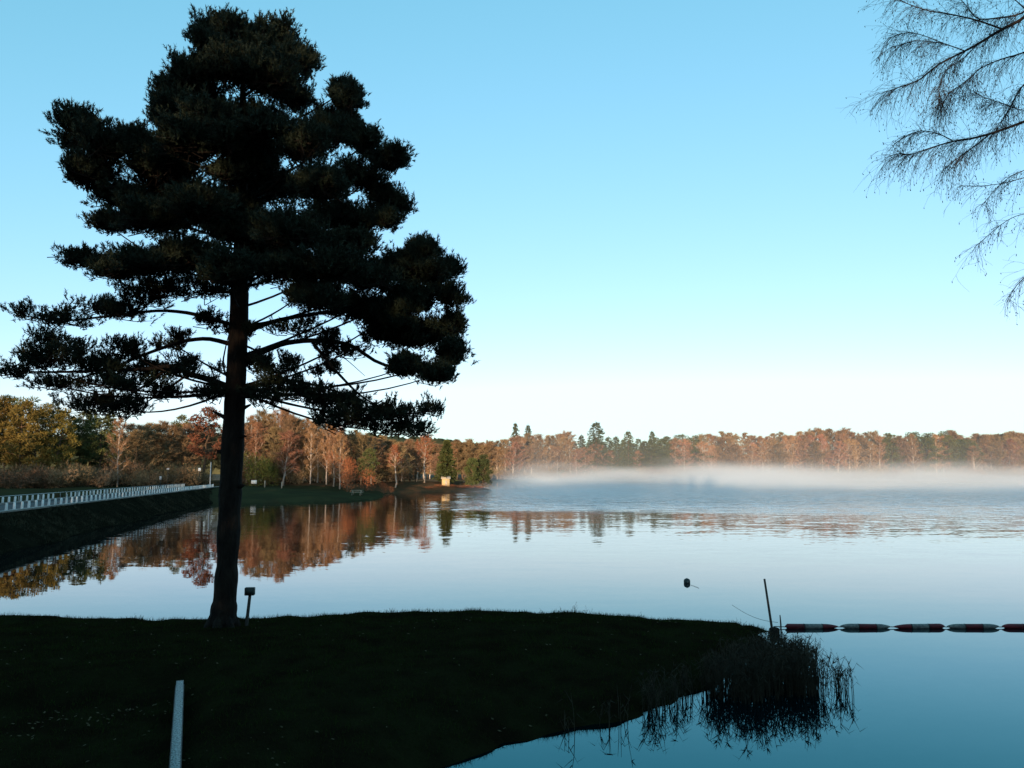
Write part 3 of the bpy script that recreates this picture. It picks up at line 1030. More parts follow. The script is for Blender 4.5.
# ochre hut on the spit
y = 174.0
c = Q(446, 479, y)
z0 = ground_left(446, y)
t = thing('hut', 'little ochre hut with pale roof beneath the fir on the spit', 'hut', (c[0], y, z0 - 0.1))
b = MB(); b.box((0, 0, 0.75), (1.7, 1.5, 1.7), 0.0); obj('wall', b, M['ochre'], t)
b = MB()
b.add([(-1.05, -0.95, 1.55), (1.05, -0.95, 1.55), (1.05, 0.95, 1.55), (-1.05, 0.95, 1.55), (-1.05, 0, 2.2), (1.05, 0, 2.2), (-1.05, -0.95, 1.62), (1.05, -0.95, 1.62), (1.05, 0.95, 1.62), (-1.05, 0.95, 1.62)],
      [(0, 6, 4), (1, 5, 7), (0, 4, 3), (1, 2, 5), (3, 4, 9), (2, 8, 5)], [(6, 7, 5, 4), (8, 9, 4, 5), (0, 1, 7, 6), (2, 3, 9, 8), (0, 3, 2, 1)])
obj('roof', b, M['pale_wood'], t)
b = MB(); b.box((0.1, -0.765, 0.62), (0.5, 0.04, 1.2)); obj('door', b, M['pale_wood'], t)

# ------------------------------------------------------------------ swimming-area float line
FY = float(G(785, 627, 0.03)[1])


def float_body(x0, x1, kind):
    """three butted sections along x, tapered ends"""
    L = x1 - x0
    t = thing('barrier_float', kind['label'], 'float', ((x0 + x1) / 2, FY, 0.045), 'floats of the swimming barrier')
    t.rotation_euler = (trng.uniform(-0.3, 0.3), trng.uniform(-0.012, 0.012), trng.uniform(-0.05, 0.05))
    cuts = [-L / 2, -L / 2 + L * kind['cut'][0], -L / 2 + L * kind['cut'][1], L / 2]
    R = 0.066

    def rad(x):
        a = min((x + L / 2) / kind['taper'][0], (L / 2 - x) / kind['taper'][1], 1.0)
        return R * (0.22 + 0.78 * math.sin(max(a, 0) * math.pi / 2) ** 0.8)
    for k in range(3):
        a, b_ = cuts[k], cuts[k + 1]
        xs_ = np.linspace(a, b_ - 0.004, 9)
        m = MB()
        m.tube(np.array([(x, 0, 0) for x in xs_]), [rad(x) for x in xs_], 12)
        obj(('red_section' if kind['col'][k] == 'r' else 'white_section'), m, M['red'] if kind['col'][k] == 'r' else M['float_white'], t, True)
        if k < 2:
            m = MB()
            m.tube(np.array([(b_ - 0.012, 0, 0), (b_ + 0.008, 0, 0)]), rad(b_) * 1.06, 12)
            obj('joint_ring', m, M['dark_metal'], t, True)
    return t


FL = [(785, 838, dict(col='rwr', cut=(0.36, 0.70), taper=(0.05, 0.35), label='blunt red-ended barrier float next to the reeds, pale in its middle')),
      (840.5, 890, dict(col='wrw', cut=(0.36, 0.72), taper=(0.28, 0.28), label='second barrier float from the reeds, red in the middle with pale ends')),
      (893.5, 945, dict(col='rwr', cut=(0.34, 0.68), taper=(0.42, 0.14), label='barrier float with a long thin tapered tip, third from the reeds')),
      (947.5, 998.5, dict(col='wrw', cut=(0.34, 0.68), taper=(0.26, 0.26), label='fourth barrier float from the reeds, bright red centre and pale ends')),
      (1002.5, 1054, dict(col='rwr', cut=(0.40, 0.7), taper=(0.2, 0.2), label='barrier float cut off by the edge of the picture'))]
for a, b_, kd in FL:
    float_body((a - 512) / F_PX * FY * 1.03, (b_ - 512) / F_PX * FY * 1.03, kd) if False else float_body(G(a, 627, 0.03)[0], G(b_, 627, 0.03)[0], kd)
mb = MB()
xa = G(774, 627, 0.03)[0]
xs_ = np.linspace(xa, 16.5, 40)
mb.tube(np.array([(x, FY, 0.045 - 0.02 * abs(math.sin(x * 2.3))) for x in xs_]), 0.012, 5)
tag(obj('barrier_rope', mb, M['rope']), 'dark rope threading the line of red and white floats', 'rope')

# buoy with its line
c = G(687, 583, 0)
t = thing('buoy', 'small dark round buoy floating alone on the calm water', 'buoy', (c[0], c[1], 0.0))
m = MB()
pr = [(-0.08, 0.06), (-0.05, 0.10), (0.02, 0.12), (0.08, 0.12), (0.13, 0.10), (0.16, 0.05)]
m.tube(np.array([(0, 0, h) for h, r in pr]), [r for h, r in pr], 14)
obj('body', m, M['dark_metal'], t, True)
m = MB(); m.tube(np.array([(0.0, -0.118, 0.06), (0.0, -0.126, 0.06)]), 0.035, 10); obj('white_mark', m, M['float_white'], t)
m = MB(); m.tube(np.array([(0, 0, 0.16), (0, 0, 0.18)]), 0.02, 8); obj('eyelet', m, M['steel'], t)
m = MB()
a = G(691, 585, 0.01); b_ = G(699, 588, 0.008)
m.tube(np.array([a - c + (0, 0, 0), (a + b_) / 2 - c + (0, 0.1, 0.0), b_ - c]), 0.005, 5)
obj('mooring_line', m, M['rope'], t)

# leaning pole on the tip, mooring block, wire, stick
tip = G(772, 629, 0.12)
top_ = Q(764.5, 579.5, tip[1])
t = thing('marker_pole', 'thin leaning pole standing on the tip of the grassy point', 'pole', tuple(tip))
m = MB(); m.tube(np.array([(0, 0, -0.3), (0, 0, 0), tuple(top_ - tip)]), [0.032, 0.032, 0.026], 8); obj('pole', m, M['dark_wood'], t, True)
m = MB(); m.tube(np.array([tuple((top_ - tip) * 1.0), tuple((top_ - tip) * 1.012)]), [0.03, 0.022], 8); obj('cap', m, M['dark_metal'], t)
t = thing('mooring_block', 'stubby dark timber block at the foot of the leaning pole', 'block', (tip[0] + 0.02, tip[1] - 0.12, 0.0))
m = MB(); m.box((0, 0, 0.03), (0.2, 0.16, 0.30), 0.2, 0.03); obj('block', m, M['bark_dark'], t)
m = MB(); m.tube(np.array([(0.0, 0, 0.175), (0.0, 0, 0.21)]), 0.025, 8); obj('ring_bolt', m, M['dark_metal'], t)
m = MB()
w0, w1 = Q(732, 605, 21.2), Q(778, 622.5, 20.2)
n = 14
pts = [w0 + (w1 - w0) * u + np.array([0, 0, -0.10 * math.sin(u * math.pi)]) for u in np.linspace(0, 1, n)]
m.tube(np.array(pts), 0.006, 4)
tag(obj('mooring_wire', m, M['rope']), 'thin slack wire strung past the leaning pole on the point', 'wire')
c = G(781, 630, 0)
t = thing('stick', 'short upright stick in the water between pole and first float', 'stick', tuple(c))
m = MB(); m.tube(np.array([(0, 0, -0.3), (0.0, 0, 0.15), (-0.01, 0, 0.36)]), [0.02, 0.02, 0.014], 6); obj('stem', m, M['dark_wood'], t)
m = MB(); m.tube(np.array([(-0.01, 0, 0.36), (-0.01, 0, 0.375)]), [0.015, 0.01], 6); obj('cut_end', m, M['pale_wood'], t)

# ------------------------------------------------------------------ low concrete wall at the inlet
a, b_ = G(180, 680.5, 0.5), G(174.8, 772, 0.5)
d = (b_ - a) / np.linalg.norm(b_ - a)
e = a + d * 6.2
t = thing('inlet_wall', 'narrow concrete wall beside the dark inlet, pale on top', 'wall', (0, 0, 0))
nrm_ = np.array([-d[1], d[0], 0]) * 0.056


def wall_piece(p0, p1, half, z0, z1):
    m = MB()
    v = [p0 - half, p0 + half, p1 + half, p1 - half]
    v = [(q_[0], q_[1], z0) for q_ in v] + [(q_[0], q_[1], z1) for q_ in v]
    m.add(v, None, [(0, 1, 2, 3), (4, 7, 6, 5), (0, 4, 5, 1), (1, 5, 6, 2), (2, 6, 7, 3), (3, 7, 4, 0)])
    return m


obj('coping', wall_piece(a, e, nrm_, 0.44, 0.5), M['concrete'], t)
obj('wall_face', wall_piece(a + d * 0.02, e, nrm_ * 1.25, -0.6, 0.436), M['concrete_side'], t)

# ------------------------------------------------------------------ sign post beside the pine
PY = 18.4


def fz(x, y):
    return float(fore_z(np.array([float(x)]), np.array([float(y)]))[0][0])


c0, c1 = Q(246.5, 622, PY), Q(250.3, 592, PY)
t = thing('small_sign_post', 'dark waist-high post with a small square box on top beside the big pine', 'post', (c0[0], PY, fz(c0[0], PY)))
o0 = np.array([c0[0], PY, fz(c0[0], PY)])
m = MB(); m.tube(np.array([(0, 0, -0.2), (0, 0, 0), tuple(c1 - o0)]), [0.04, 0.04, 0.036], 8); obj('post', m, M['dark_wood'], t)
m = MB(); m.box(tuple(c1 - o0 + np.array([0.0, -0.03, 0.02])), (0.215, 0.12, 0.18), 0.05, 0.012); bx = obj('box', m, M['dark_metal'], t)
m = MB(); m.box(tuple(c1 - o0 + np.array([0.0, -0.095, 0.02])), (0.15, 0.006, 0.12), 0.05); obj('lid', m, M['dark_metal'], bx)

# ------------------------------------------------------------------ the big pine
hr = np.random.RandomState(11)
TP = [(222, 632, 0.40), (223, 618, 0.335), (225, 598, 0.285), (227.5, 560, 0.26), (230, 500, 0.27), (234, 420, 0.255), (237, 360, 0.25), (239, 320, 0.235), (240, 270, 0.20), (242, 200, 0.15), (243, 130, 0.10), (243, 70, 0.06), (242, 25, 0.02)]
trunk_pts = np.array([Q(px, py, PY) for px, py, r in TP])
trunk_pts[0][2] = fz(trunk_pts[0][0], PY) - 0.15
base = np.array([trunk_pts[1][0], PY, fz(trunk_pts[1][0], PY)])
hero = thing('pine_tree', 'big dark pine silhouetted on the grassy point in the foreground', 'pine', tuple(base))
m = MB()
# finer trunk with burrs, dead stubs and root flare
zz = np.linspace(0, 1, 60)
ip = np.linspace(0, 1, len(TP))
cc = np.stack([np.interp(zz, ip, trunk_pts[:, k]) for k in range(3)], 1)
rr = np.interp(zz, ip, [r for *_, r in TP])
rr = rr * 0.94 * (1 + 0.05 * hr.normal(size=60))
m.tube(cc - base, rr, 14)
for k in range(7):
    az = k * 0.9 + 0.2
    v0 = np.array([math.cos(az), math.sin(az), 0])
    m.tube(np.array([cc[2] - base + v0 * 0.12 + (0, 0, 0.35), cc[1] - base + v0 * 0.38 + (0, 0, 0.0), cc[1] - base + v0 * 0.75 + (0, 0, -0.28)]), [0.14, 0.10, 0.03], 7)
for px, py, sx_, sz_ in [(240, 437, 0.16, 0.02), (242, 409, 0.22, 0.10), (222, 452, -0.10, 0.03), (241, 486, 0.09, 0.02), (226, 418, -0.3, 0.16), (244, 396, 0.3, -0.05)]:
    c_ = Q(px, py, PY - 0.1)
    m.tube(np.array([c_ - base - (sx_ * 0.6, 0, 0), c_ - base, c_ - base + (sx_, -0.05, sz_)]), [0.07, 0.06, 0.022], 7)
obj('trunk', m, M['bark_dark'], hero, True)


def trunk_at(py):
    pys = np.array([p[1] for p in TP])[::-1]
    return np.array([np.interp(py, pys, trunk_pts[::-1, k]) for k in range(3)])


LIMBS = [([(231, 388), (205, 378), (188, 374), (172, 365), (150, 369), (114, 370), (70, 372), (30, 372)], 0.085, -0.8),
         ([(234, 345), (208, 338), (182, 341), (140, 356), (111, 369), (80, 378), (55, 388)], 0.06, 0.6),
         ([(236, 326), (192, 313), (160, 310), (110, 316), (60, 322), (25, 316)], 0.055, 0.3),
         ([(242, 361), (262, 352), (283, 343), (311, 340), (350, 343), (378, 364), (415, 372), (440, 375)], 0.085, -0.6),
         ([(243, 333), (262, 325), (283, 319), (325, 312), (370, 310), (420, 300)], 0.075, 0.5),
         ([(311, 340), (320, 352), (335, 370), (352, 388), (367, 401), (400, 415), (435, 411)], 0.045, -1.0),
         ([(240, 391), (265, 384), (290, 380), (315, 385), (335, 391), (357, 398), (385, 410)], 0.05, 0.4),
         ([(243, 345), (256, 350), (270, 366), (283, 382), (300, 396), (330, 405)], 0.03, 0.8),
         ([(233, 390), (222, 366), (226, 345), (230, 330)], 0.03, -0.4),
         ([(311, 340), (325, 346), (345, 358), (365, 376)], 0.022, 0.3),
         ([(172, 365), (150, 382), (125, 398), (100, 408)], 0.04, -0.9),
         ([(188, 374), (172, 386), (150, 400), (130, 412)], 0.035, 0.2)]
for pts, r, dy in LIMBS:
    n = len(pts)
    w = np.array([Q(px, py, PY + dy * (k / (n - 1)) ** 1.0 * (1 if k else 0)) for k, (px, py) in enumerate(pts)])
    uu = np.linspace(0, n - 1, n * 3)
    wi = np.stack([np.interp(uu, np.arange(n), w[:, k]) for k in range(3)], 1)
    wi[1:-1] = (wi[:-2] + 2 * wi[1:-1] + wi[2:]) / 4
    m = MB()
    m.tube(wi - base, np.linspace(r, r * 0.25, len(wi)), 7)
    obj('branch', m, M['bark_dark'], hero, True)

CL = [(222, 142, 20, 15), (256, 152, 22, 15), (226, 172, 16, 10), (262, 172, 20, 12), (238, 205, 24, 16), (244, 160, 16, 14), (207, 36, 17, 20), (232, 31, 14, 19), (256, 42, 20, 20), (282, 39, 17, 21), (300, 62, 15, 20), (222, 65, 30, 25), (265, 75, 35, 25), (197, 78, 22, 22), (170, 93, 13, 18), (180, 112, 22, 18), (295, 98, 18, 18),
      (82, 132, 23, 22), (105, 148, 28, 24), (138, 146, 20, 17), (159, 120, 10, 12), (165, 165, 38, 26), (88, 172, 19, 20), (210, 118, 32, 24), (347, 101, 13, 16), (335, 128, 25, 20), (363, 142, 16, 15), (388, 163, 15, 12), (306, 145, 30, 25), (262, 125, 30, 20), (358, 178, 28, 15), (318, 188, 33, 20), (270, 190, 34, 20), (188, 140, 30, 22),
      (118, 198, 28, 16), (110, 224, 18, 11), (150, 220, 33, 18), (195, 210, 36, 22), (236, 230, 38, 24), (288, 232, 38, 20), (340, 218, 33, 17), (388, 202, 19, 13), (380, 220, 17, 10), (148, 262, 42, 13), (84, 260, 26, 9), (118, 273, 26, 9), (190, 258, 33, 18), (230, 272, 28, 18), (170, 190, 34, 20),
      (424, 254, 16, 9), (402, 270, 28, 15), (438, 275, 16, 14), (449, 298, 16, 15), (410, 300, 30, 18), (370, 278, 35, 16), (330, 268, 35, 16), (288, 272, 30, 16), (453, 328, 14, 17), (428, 335, 25, 18), (450, 358, 15, 16), (432, 376, 18, 9), (395, 335, 25, 15), (360, 312, 35, 16), (318, 298, 28, 11), (408, 365, 16, 9), (270, 255, 30, 15), (350, 245, 30, 14), (385, 320, 26, 14)]
LOW = [(163, 290, 28, 10), (203, 290, 26, 10), (28, 314, 14, 6), (58, 320, 24, 7), (95, 308, 26, 8), (120, 313, 20, 7), (48, 343, 19, 9), (32, 364, 20, 9), (62, 355, 26, 12), (18, 374, 12, 6), (92, 365, 26, 9), (58, 386, 22, 6), (108, 384, 28, 9), (125, 350, 18, 7), (148, 374, 22, 8), (92, 404, 24, 8), (126, 410, 26, 11), (162, 394, 18, 7), (182, 366, 14, 7), (176, 345, 13, 6), (140, 300, 20, 8),
       (274, 385, 16, 8), (300, 394, 24, 9), (328, 404, 26, 11), (362, 414, 28, 11), (398, 414, 20, 9), (430, 411, 13, 7), (384, 430, 28, 7), (416, 432, 14, 6), (340, 422, 22, 8), (290, 366, 12, 7), (330, 345, 14, 6), (254, 366, 11, 7), (262, 398, 14, 8), (214, 395, 12, 7), (295, 330, 18, 6), (345, 352, 16, 6), (210, 322, 16, 5)]

crown = MB()
twig = MB()
tb, td = [], []          # tuft bases and axes


def clump(px, py, rx, ry, dens, dy, limb=True):
    c_ = Q(px, py, PY + dy)
    k = (PY + dy) / F_PX * 1.02
    rx_, rz_ = rx * k, ry * k
    ryd = 0.5 * (rx_ + rz_) + 0.15
    n_ = int(dens * (rx * ry) ** 0.5 * (rx * ry) ** 0.35)
    # sprays radiate from the bough; tufts sit along their outer halves, gaps stay between them
    ns = max(4, n_ // 9)
    p_ = hr.normal(size=(ns, 3))
    p_ /= np.linalg.norm(p_, axis=1)[:, None]
    p_[:, 2] = np.where(p_[:, 2] < -0.5, -p_[:, 2] * 0.6, p_[:, 2])
    sh = c_ + p_ * hr.uniform(0.40, 1.25, ns)[:, None] * np.array([rx_, ryd, rz_])
    hub = c_ + hr.normal(size=(ns, 3)) * np.array([rx_, ryd, rz_]) * 0.28 - np.array([0, 0, 0.25 * rz_])
    j = hr.randint(0, ns, n_)
    f_u = 1 - 0.62 * hr.rand(n_) ** 1.3
    pos = hub[j] + (sh[j] - hub[j]) * f_u[:, None] + hr.normal(size=(n_, 3)) * 0.055
    ln_ = sh - hub
    ln_ = ln_ / (np.linalg.norm(ln_, axis=1)[:, None] + 1e-6)
    ax = ln_[j] * 0.55 + np.array([0, 0, 0.75]) + hr.normal(size=(n_, 3)) * 0.28
    tb.append(pos)
    td.append(ax)
    if limb:
        s0 = trunk_at(min(py + 12 + 0.30 * abs(px - 240) + hr.uniform(0, 28), 388))
        mid = s0 * 0.45 + c_ * 0.55 - np.array([0, 0, 0.12 * np.linalg.norm(c_ - s0)]) + hr.normal(size=3) * 0.08
        uu_ = np.linspace(0, 1, 9)[:, None]
        w_ = (1 - uu_) ** 2 * s0 + 2 * uu_ * (1 - uu_) * mid + uu_ ** 2 * c_
        twig.tube(w_ - base, np.linspace(0.034 if np.linalg.norm(c_ - s0) > 1.2 else 0.024, 0.012, 9), 5, False)
    for q_, h_ in zip(sh, hub):
        md = (h_ + q_) / 2 - np.array([0, 0, 0.04])
        twig.tube(np.array([h_, md, q_]) - base, [0.013, 0.009, 0.005], 3, False)


for px, py, rx, ry in CL:
    half = np.interp(py, [20, 60, 120, 200, 300, 380], [0.9, 1.6, 2.6, 3.2, 3.6, 3.2])
    lat = (px - 240) / F_PX * PY
    room = math.sqrt(max(0.15, half ** 2 - min(lat, half) ** 2)) if abs(lat) < half else 0.4
    clump(px, py, rx * 1.08, ry * 1.08, 5.2, hr.uniform(-1, 1) * room, hr.rand() < 0.25)
    if room > 1.2:
        s_ = hr.choice([-1, 1])
        clump(px + hr.uniform(-8, 8), py + hr.uniform(-4, 6), rx * 0.9, ry * 0.9, 4.4, s_ * room * 0.9, hr.rand() < 0.12)
for k in range(100):
    px, py, rx, ry = CL[hr.randint(len(CL))]
    px, py = px + hr.uniform(-0.7, 0.7) * rx, py + hr.uniform(-0.6, 0.6) * ry
    clump(px, py, hr.uniform(9, 16), hr.uniform(7, 11), 7.0, hr.uniform(-1.2, 1.2), hr.rand() < 0.1)
for px, py, rx, ry in LOW:
    clump(px, py, rx * 1.4, ry * 1.6, 1.65, hr.uniform(-0.9, 0.9), limb=(hr.rand() < 0.35))

for k in range(34):
    if k % 2:
        px, py = hr.uniform(95, 228), hr.uniform(316, 400)
    else:
        px, py = hr.uniform(250, 350), hr.uniform(322, 402)
    clump(px, py, hr.uniform(6, 13), hr.uniform(3, 6), 2.6, hr.uniform(-1.5, 1.5), False)
tb, td = np.concatenate(tb), np.concatenate(td)
td /= np.linalg.norm(td, axis=1)[:, None]
nt_ = len(tb)
NEED = 13
bb = np.repeat(tb, NEED, 0) + np.repeat(td, NEED, 0) * hr.uniform(0, 0.13, nt_ * NEED)[:, None]
dd = np.repeat(td, NEED, 0) * 0.8 + hr.normal(size=(nt_ * NEED, 3)) * 0.45
crown.blades(bb - base, dd, hr.uniform(0.06, 0.105, nt_ * NEED), hr.uniform(0.016, 0.028, nt_ * NEED), hr)
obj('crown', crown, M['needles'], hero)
obj('boughs', twig, M['bark_dark'], hero, True)
print('pine tufts', nt_)

# ------------------------------------------------------------------ overhanging birch at the picture's edge
BY = 12.5
br_ = np.random.RandomState(21)
bz = fz(12.2, 8.2)
bbase = np.array([12.2, 8.2, bz])
over = thing('birch_tree', 'bare birch reaching its drooping twigs into the upper corner of the sky', 'birch', tuple(bbase))
tt = np.array([(12.2, 8.2, bz - 0.2), (12.15, 8.25, bz + 0.5), (12.0, 8.6, 4.0), (11.8, 9.0, 8.0), (11.6, 9.4, 12.0), (11.7, 9.6, 16.0), (11.8, 9.7, 18.5)])
m = MB()
m.tube(tt - bbase, [0.30, 0.22, 0.19, 0.16, 0.12, 0.07, 0.02], 12)
obj('trunk', m, M['birch_bark'], over, True)
BO = [([(1024, 19), (1002, 29), (978, 44), (965, 51), (938, 64), (919, 81), (900, 87), (885, 92)], 0.05, 0.0),
      ([(1002, 29), (977, 20), (950, 14), (928, 11), (905, 3), (893, -4)], 0.028, 0.3),
      ([(1024, 14), (1000, 18), (977, 20), (968, 8), (955, -8)], 0.03, -0.4),
      ([(965, 51), (943, 43), (915, 40), (890, 48)], 0.018, -0.3),
      ([(943, 43), (920, 34), (905, 32), (888, 38)], 0.012, 0.3),
      ([(1024, 53), (1001, 59), (980, 68), (968, 80), (950, 92), (938, 110)], 0.024, 0.4),
      ([(978, 44), (962, 60), (945, 70), (938, 90), (942, 106)], 0.016, -0.3),
      ([(1024, 122), (990, 134), (970, 139), (953, 141), (930, 148), (910, 155), (900, 153)], 0.042, 0.1),
      ([(990, 134), (975, 146), (962, 155), (945, 168)], 0.024, -0.2),
      ([(953, 141), (940, 134), (928, 131), (917, 131), (902, 138)], 0.018, 0.3),
      ([(1040, 70), (1020, 88), (1010, 108), (1000, 125), (994, 133)], 0.03, 0.3),
      ([(1024, 112), (1005, 104), (985, 98), (974, 92)], 0.014, 0.2),
      ([(1030, 176), (1005, 183), (985, 186), (960, 186)], 0.016, 0.2),
      ([(1030, 168), (1010, 176), (995, 190), (982, 205)], 0.014, -0.2),
      ([(1034, 212), (1015, 216), (1000, 225), (985, 238), (974, 248)], 0.012, 0.1),
      ([(1040, 268), (1026, 276), (1014, 288), (1008, 300)], 0.012, 0.1),
      ([(1040, 20), (1024, 8), (1010, -5)], 0.05, 0.2)]
tw = MB()
cat_b, cat_d = [], []
ROOTS = {0: (1060, -20), 5: (1070, 30), 7: (1075, 100), 10: (1080, 30), 12: (1090, 160), 13: (1090, 150), 14: (1090, 200), 15: (1090, 250), 11: (1075, 100), 2: (1060, -20), 16: (1075, 30)}


def hang(p0, d0, L, n, droop, wob):
    p = [np.array(p0)]
    d_ = np.array(d0) / np.linalg.norm(d0)
    for i in range(n):
        d_ = d_ + np.array([0, 0, -droop / n]) + br_.normal(size=3) * wob / math.sqrt(n)
        d_ /= np.linalg.norm(d_)
        p.append(p[-1] + d_ * L / n)
    return np.array(p)


for bi, (pts, r, dy) in enumerate(BO):
    if bi in ROOTS:
        rp = Q(ROOTS[bi][0], ROOTS[bi][1], BY - 1.2)
        tz = max(bz + 2.5, rp[2] - 1.2)
        tp = np.array([np.interp(tz, tt[:, 2], tt[:, k]) for k in range(3)])
        head = [tp, rp]
    else:
        head = []
    w = head + [Q(px, py, BY + dy * k / (len(pts) - 1)) for k, (px, py) in enumerate(pts)]
    w = np.array(w)
    n = len(w)
    uu = np.linspace(0, n - 1, n * 3)
    wi = np.stack([np.interp(uu, np.arange(n), w[:, k]) for k in range(3)], 1)
    wi[1:-1] = (wi[:-2] + 2 * wi[1:-1] + wi[2:]) / 4
    m = MB()
    m.tube(wi - bbase, np.linspace(r * (0.7 if head else 0.55), 0.004, len(wi)), 6)
    obj('branch', m, M['twig_dark'], over, True)
    seg = wi[len(head) * 3 - 1 if head else 2:]
    ln = np.linalg.norm(np.diff(seg, axis=0), axis=1).sum()
    for k in range(int((34 * ln + 14) * (1.45 if bi < 12 else 0.5))):
        f = br_.uniform(0.05, 1.0) * (len(seg) - 1.001)
        j = int(f)
        p0 = seg[j] + (seg[j + 1] - seg[j]) * (f - j)
        dr = (seg[j + 1] - seg[j])
        dr = dr / np.linalg.norm(dr)
        L = br_.uniform(0.25, 0.75) * (1.15 if bi in (0, 7, 5) else 0.9)
        h = hang(p0, dr * 0.8 + br_.normal(size=3) * np.array([0.45, 0.5, 0.35]), L, 6, br_.uniform(0.6, 2.2), 0.35)
        tw.tube(h - bbase, np.linspace(0.0031, 0.0012, 7), 3, False)
        ends = [h]
        for s2 in range(br_.randint(2, 5)):
            i2 = br_.randint(1, 6)
            h2 = hang(h[i2], (h[i2] - h[i2 - 1]) / L * 6 + br_.normal(size=3) * 0.6, L * br_.uniform(0.25, 0.55), 4, br_.uniform(0.2, 0.9), 0.4)
            tw.tube(h2 - bbase, np.linspace(0.0021, 0.0011, 5), 3, False)
            ends.append(h2)
        for e_ in ends:
            if br_.rand() < 0.33:
                cat_b.append(e_[-1])
                cat_d.append(np.array([br_.normal() * 0.3, br_.normal() * 0.3, -1]))
obj('twigs', tw, M['twig_dark'], over)
cm = MB()
for p_, d_ in zip(cat_b, cat_d):
    d_ = d_ / np.linalg.norm(d_)
    L = br_.uniform(0.02, 0.04)
    cm.tube(np.array([p_, p_ + d_ * L * 0.5, p_ + d_ * L]) - bbase, [0.003, 0.007, 0.003], 5)
tag(obj('catkins', cm, M['twig_dark'], over), kind='stuff')

# ------------------------------------------------------------------ reeds at the near side of the point
rr_ = np.random.RandomState(31)
REED = [G(698, 692), G(722, 678), G(748, 668), G(770, 654), G(792, 656), G(808, 666), G(818, 682), G(826, 697), G(790, 700), G(750, 705), G(715, 700)]
REED = [(p[0], p[1]) for p in REED]
pts = []
xs0, xs1 = min(p[0] for p in REED), max(p[0] for p in REED)
ys0, ys1 = min(p[1] for p in REED), max(p[1] for p in REED)
cand = np.stack([rr_.uniform(xs0, xs1, 6000), rr_.uniform(ys0, ys1, 6000)], 1)
dens = value_noise(cand[:, 0], cand[:, 1], 0.35, 51)
cand = cand[(poly_sd(cand[:, 0], cand[:, 1], REED) > 0) & (dens + rr_.uniform(-0.3, 0.3, 6000) > -0.12)][:1150]
extra = []
for px, py, n in [(648, 712, 16), (655, 709, 18), (664, 706, 14), (675, 702, 12), (683, 697, 10), (690, 694, 10), (604, 727, 3), (620, 722, 5), (575, 734, 3), (838, 688, 12), (832, 684, 10), (846, 692, 8), (842, 697, 5)]:
    c = G(px, py)
    extra.append(np.stack([c[0] + rr_.normal(size=n) * 0.07, c[1] + rr_.normal(size=n) * 0.12], 1))
stems = np.concatenate([cand] + extra)
rm = MB()
for i, (x, y) in enumerate(stems):
    main = i < len(cand)
    h = rr_.uniform(0.55, 1.0) if main else rr_.uniform(0.35, 0.75)
    h *= np.interp(y, [13.5, 16, 19.5], [0.95, 0.8, 0.4])
    ln = rr_.normal(size=2) * 0.10
    z0 = -0.1
    p_ = np.array([(x, y, z0), (x + ln[0] * 0.4 * h, y + ln[1] * 0.4 * h, z0 + h * 0.6), (x + ln[0] * 1.3 * h, y + ln[1] * 1.3 * h, z0 + h)])
    rm.tube(p_, [0.007, 0.006, 0.003], 3, False)
    nl = rr_.randint(1, 4)
    f = rr_.uniform(0.3, 0.95, nl)
    bs = p_[0] + (p_[2] - p_[0]) * f[:, None]
    az = rr_.uniform(0, 6.28, nl)
    dv = np.stack([np.cos(az), np.sin(az), rr_.uniform(0.7, 2.4, nl)], 1)
    ll = rr_.uniform(0.14, 0.32, nl)
    rm.blades(bs, dv, ll, 0.016, rr_)
    tipv = bs + dv / np.linalg.norm(dv, axis=1)[:, None] * ll[:, None] * 0.8
    rm.blades(tipv, dv * np.array([1, 1, 0]) + np.array([0, 0, -0.7]), ll * 0.6, 0.010, rr_)
    if rr_.rand() < 0.3:
        rm.blades(np.tile(p_[2], (4, 1)), rr_.normal(size=(4, 3)) * 0.35 + np.array([ln[0] * 3, ln[1] * 3, 0.4]), 0.12, 0.02, rr_)
tag(obj('reeds', rm, M['reed']), 'dense dark reed bed at the water edge of the grassy point', kind='stuff')

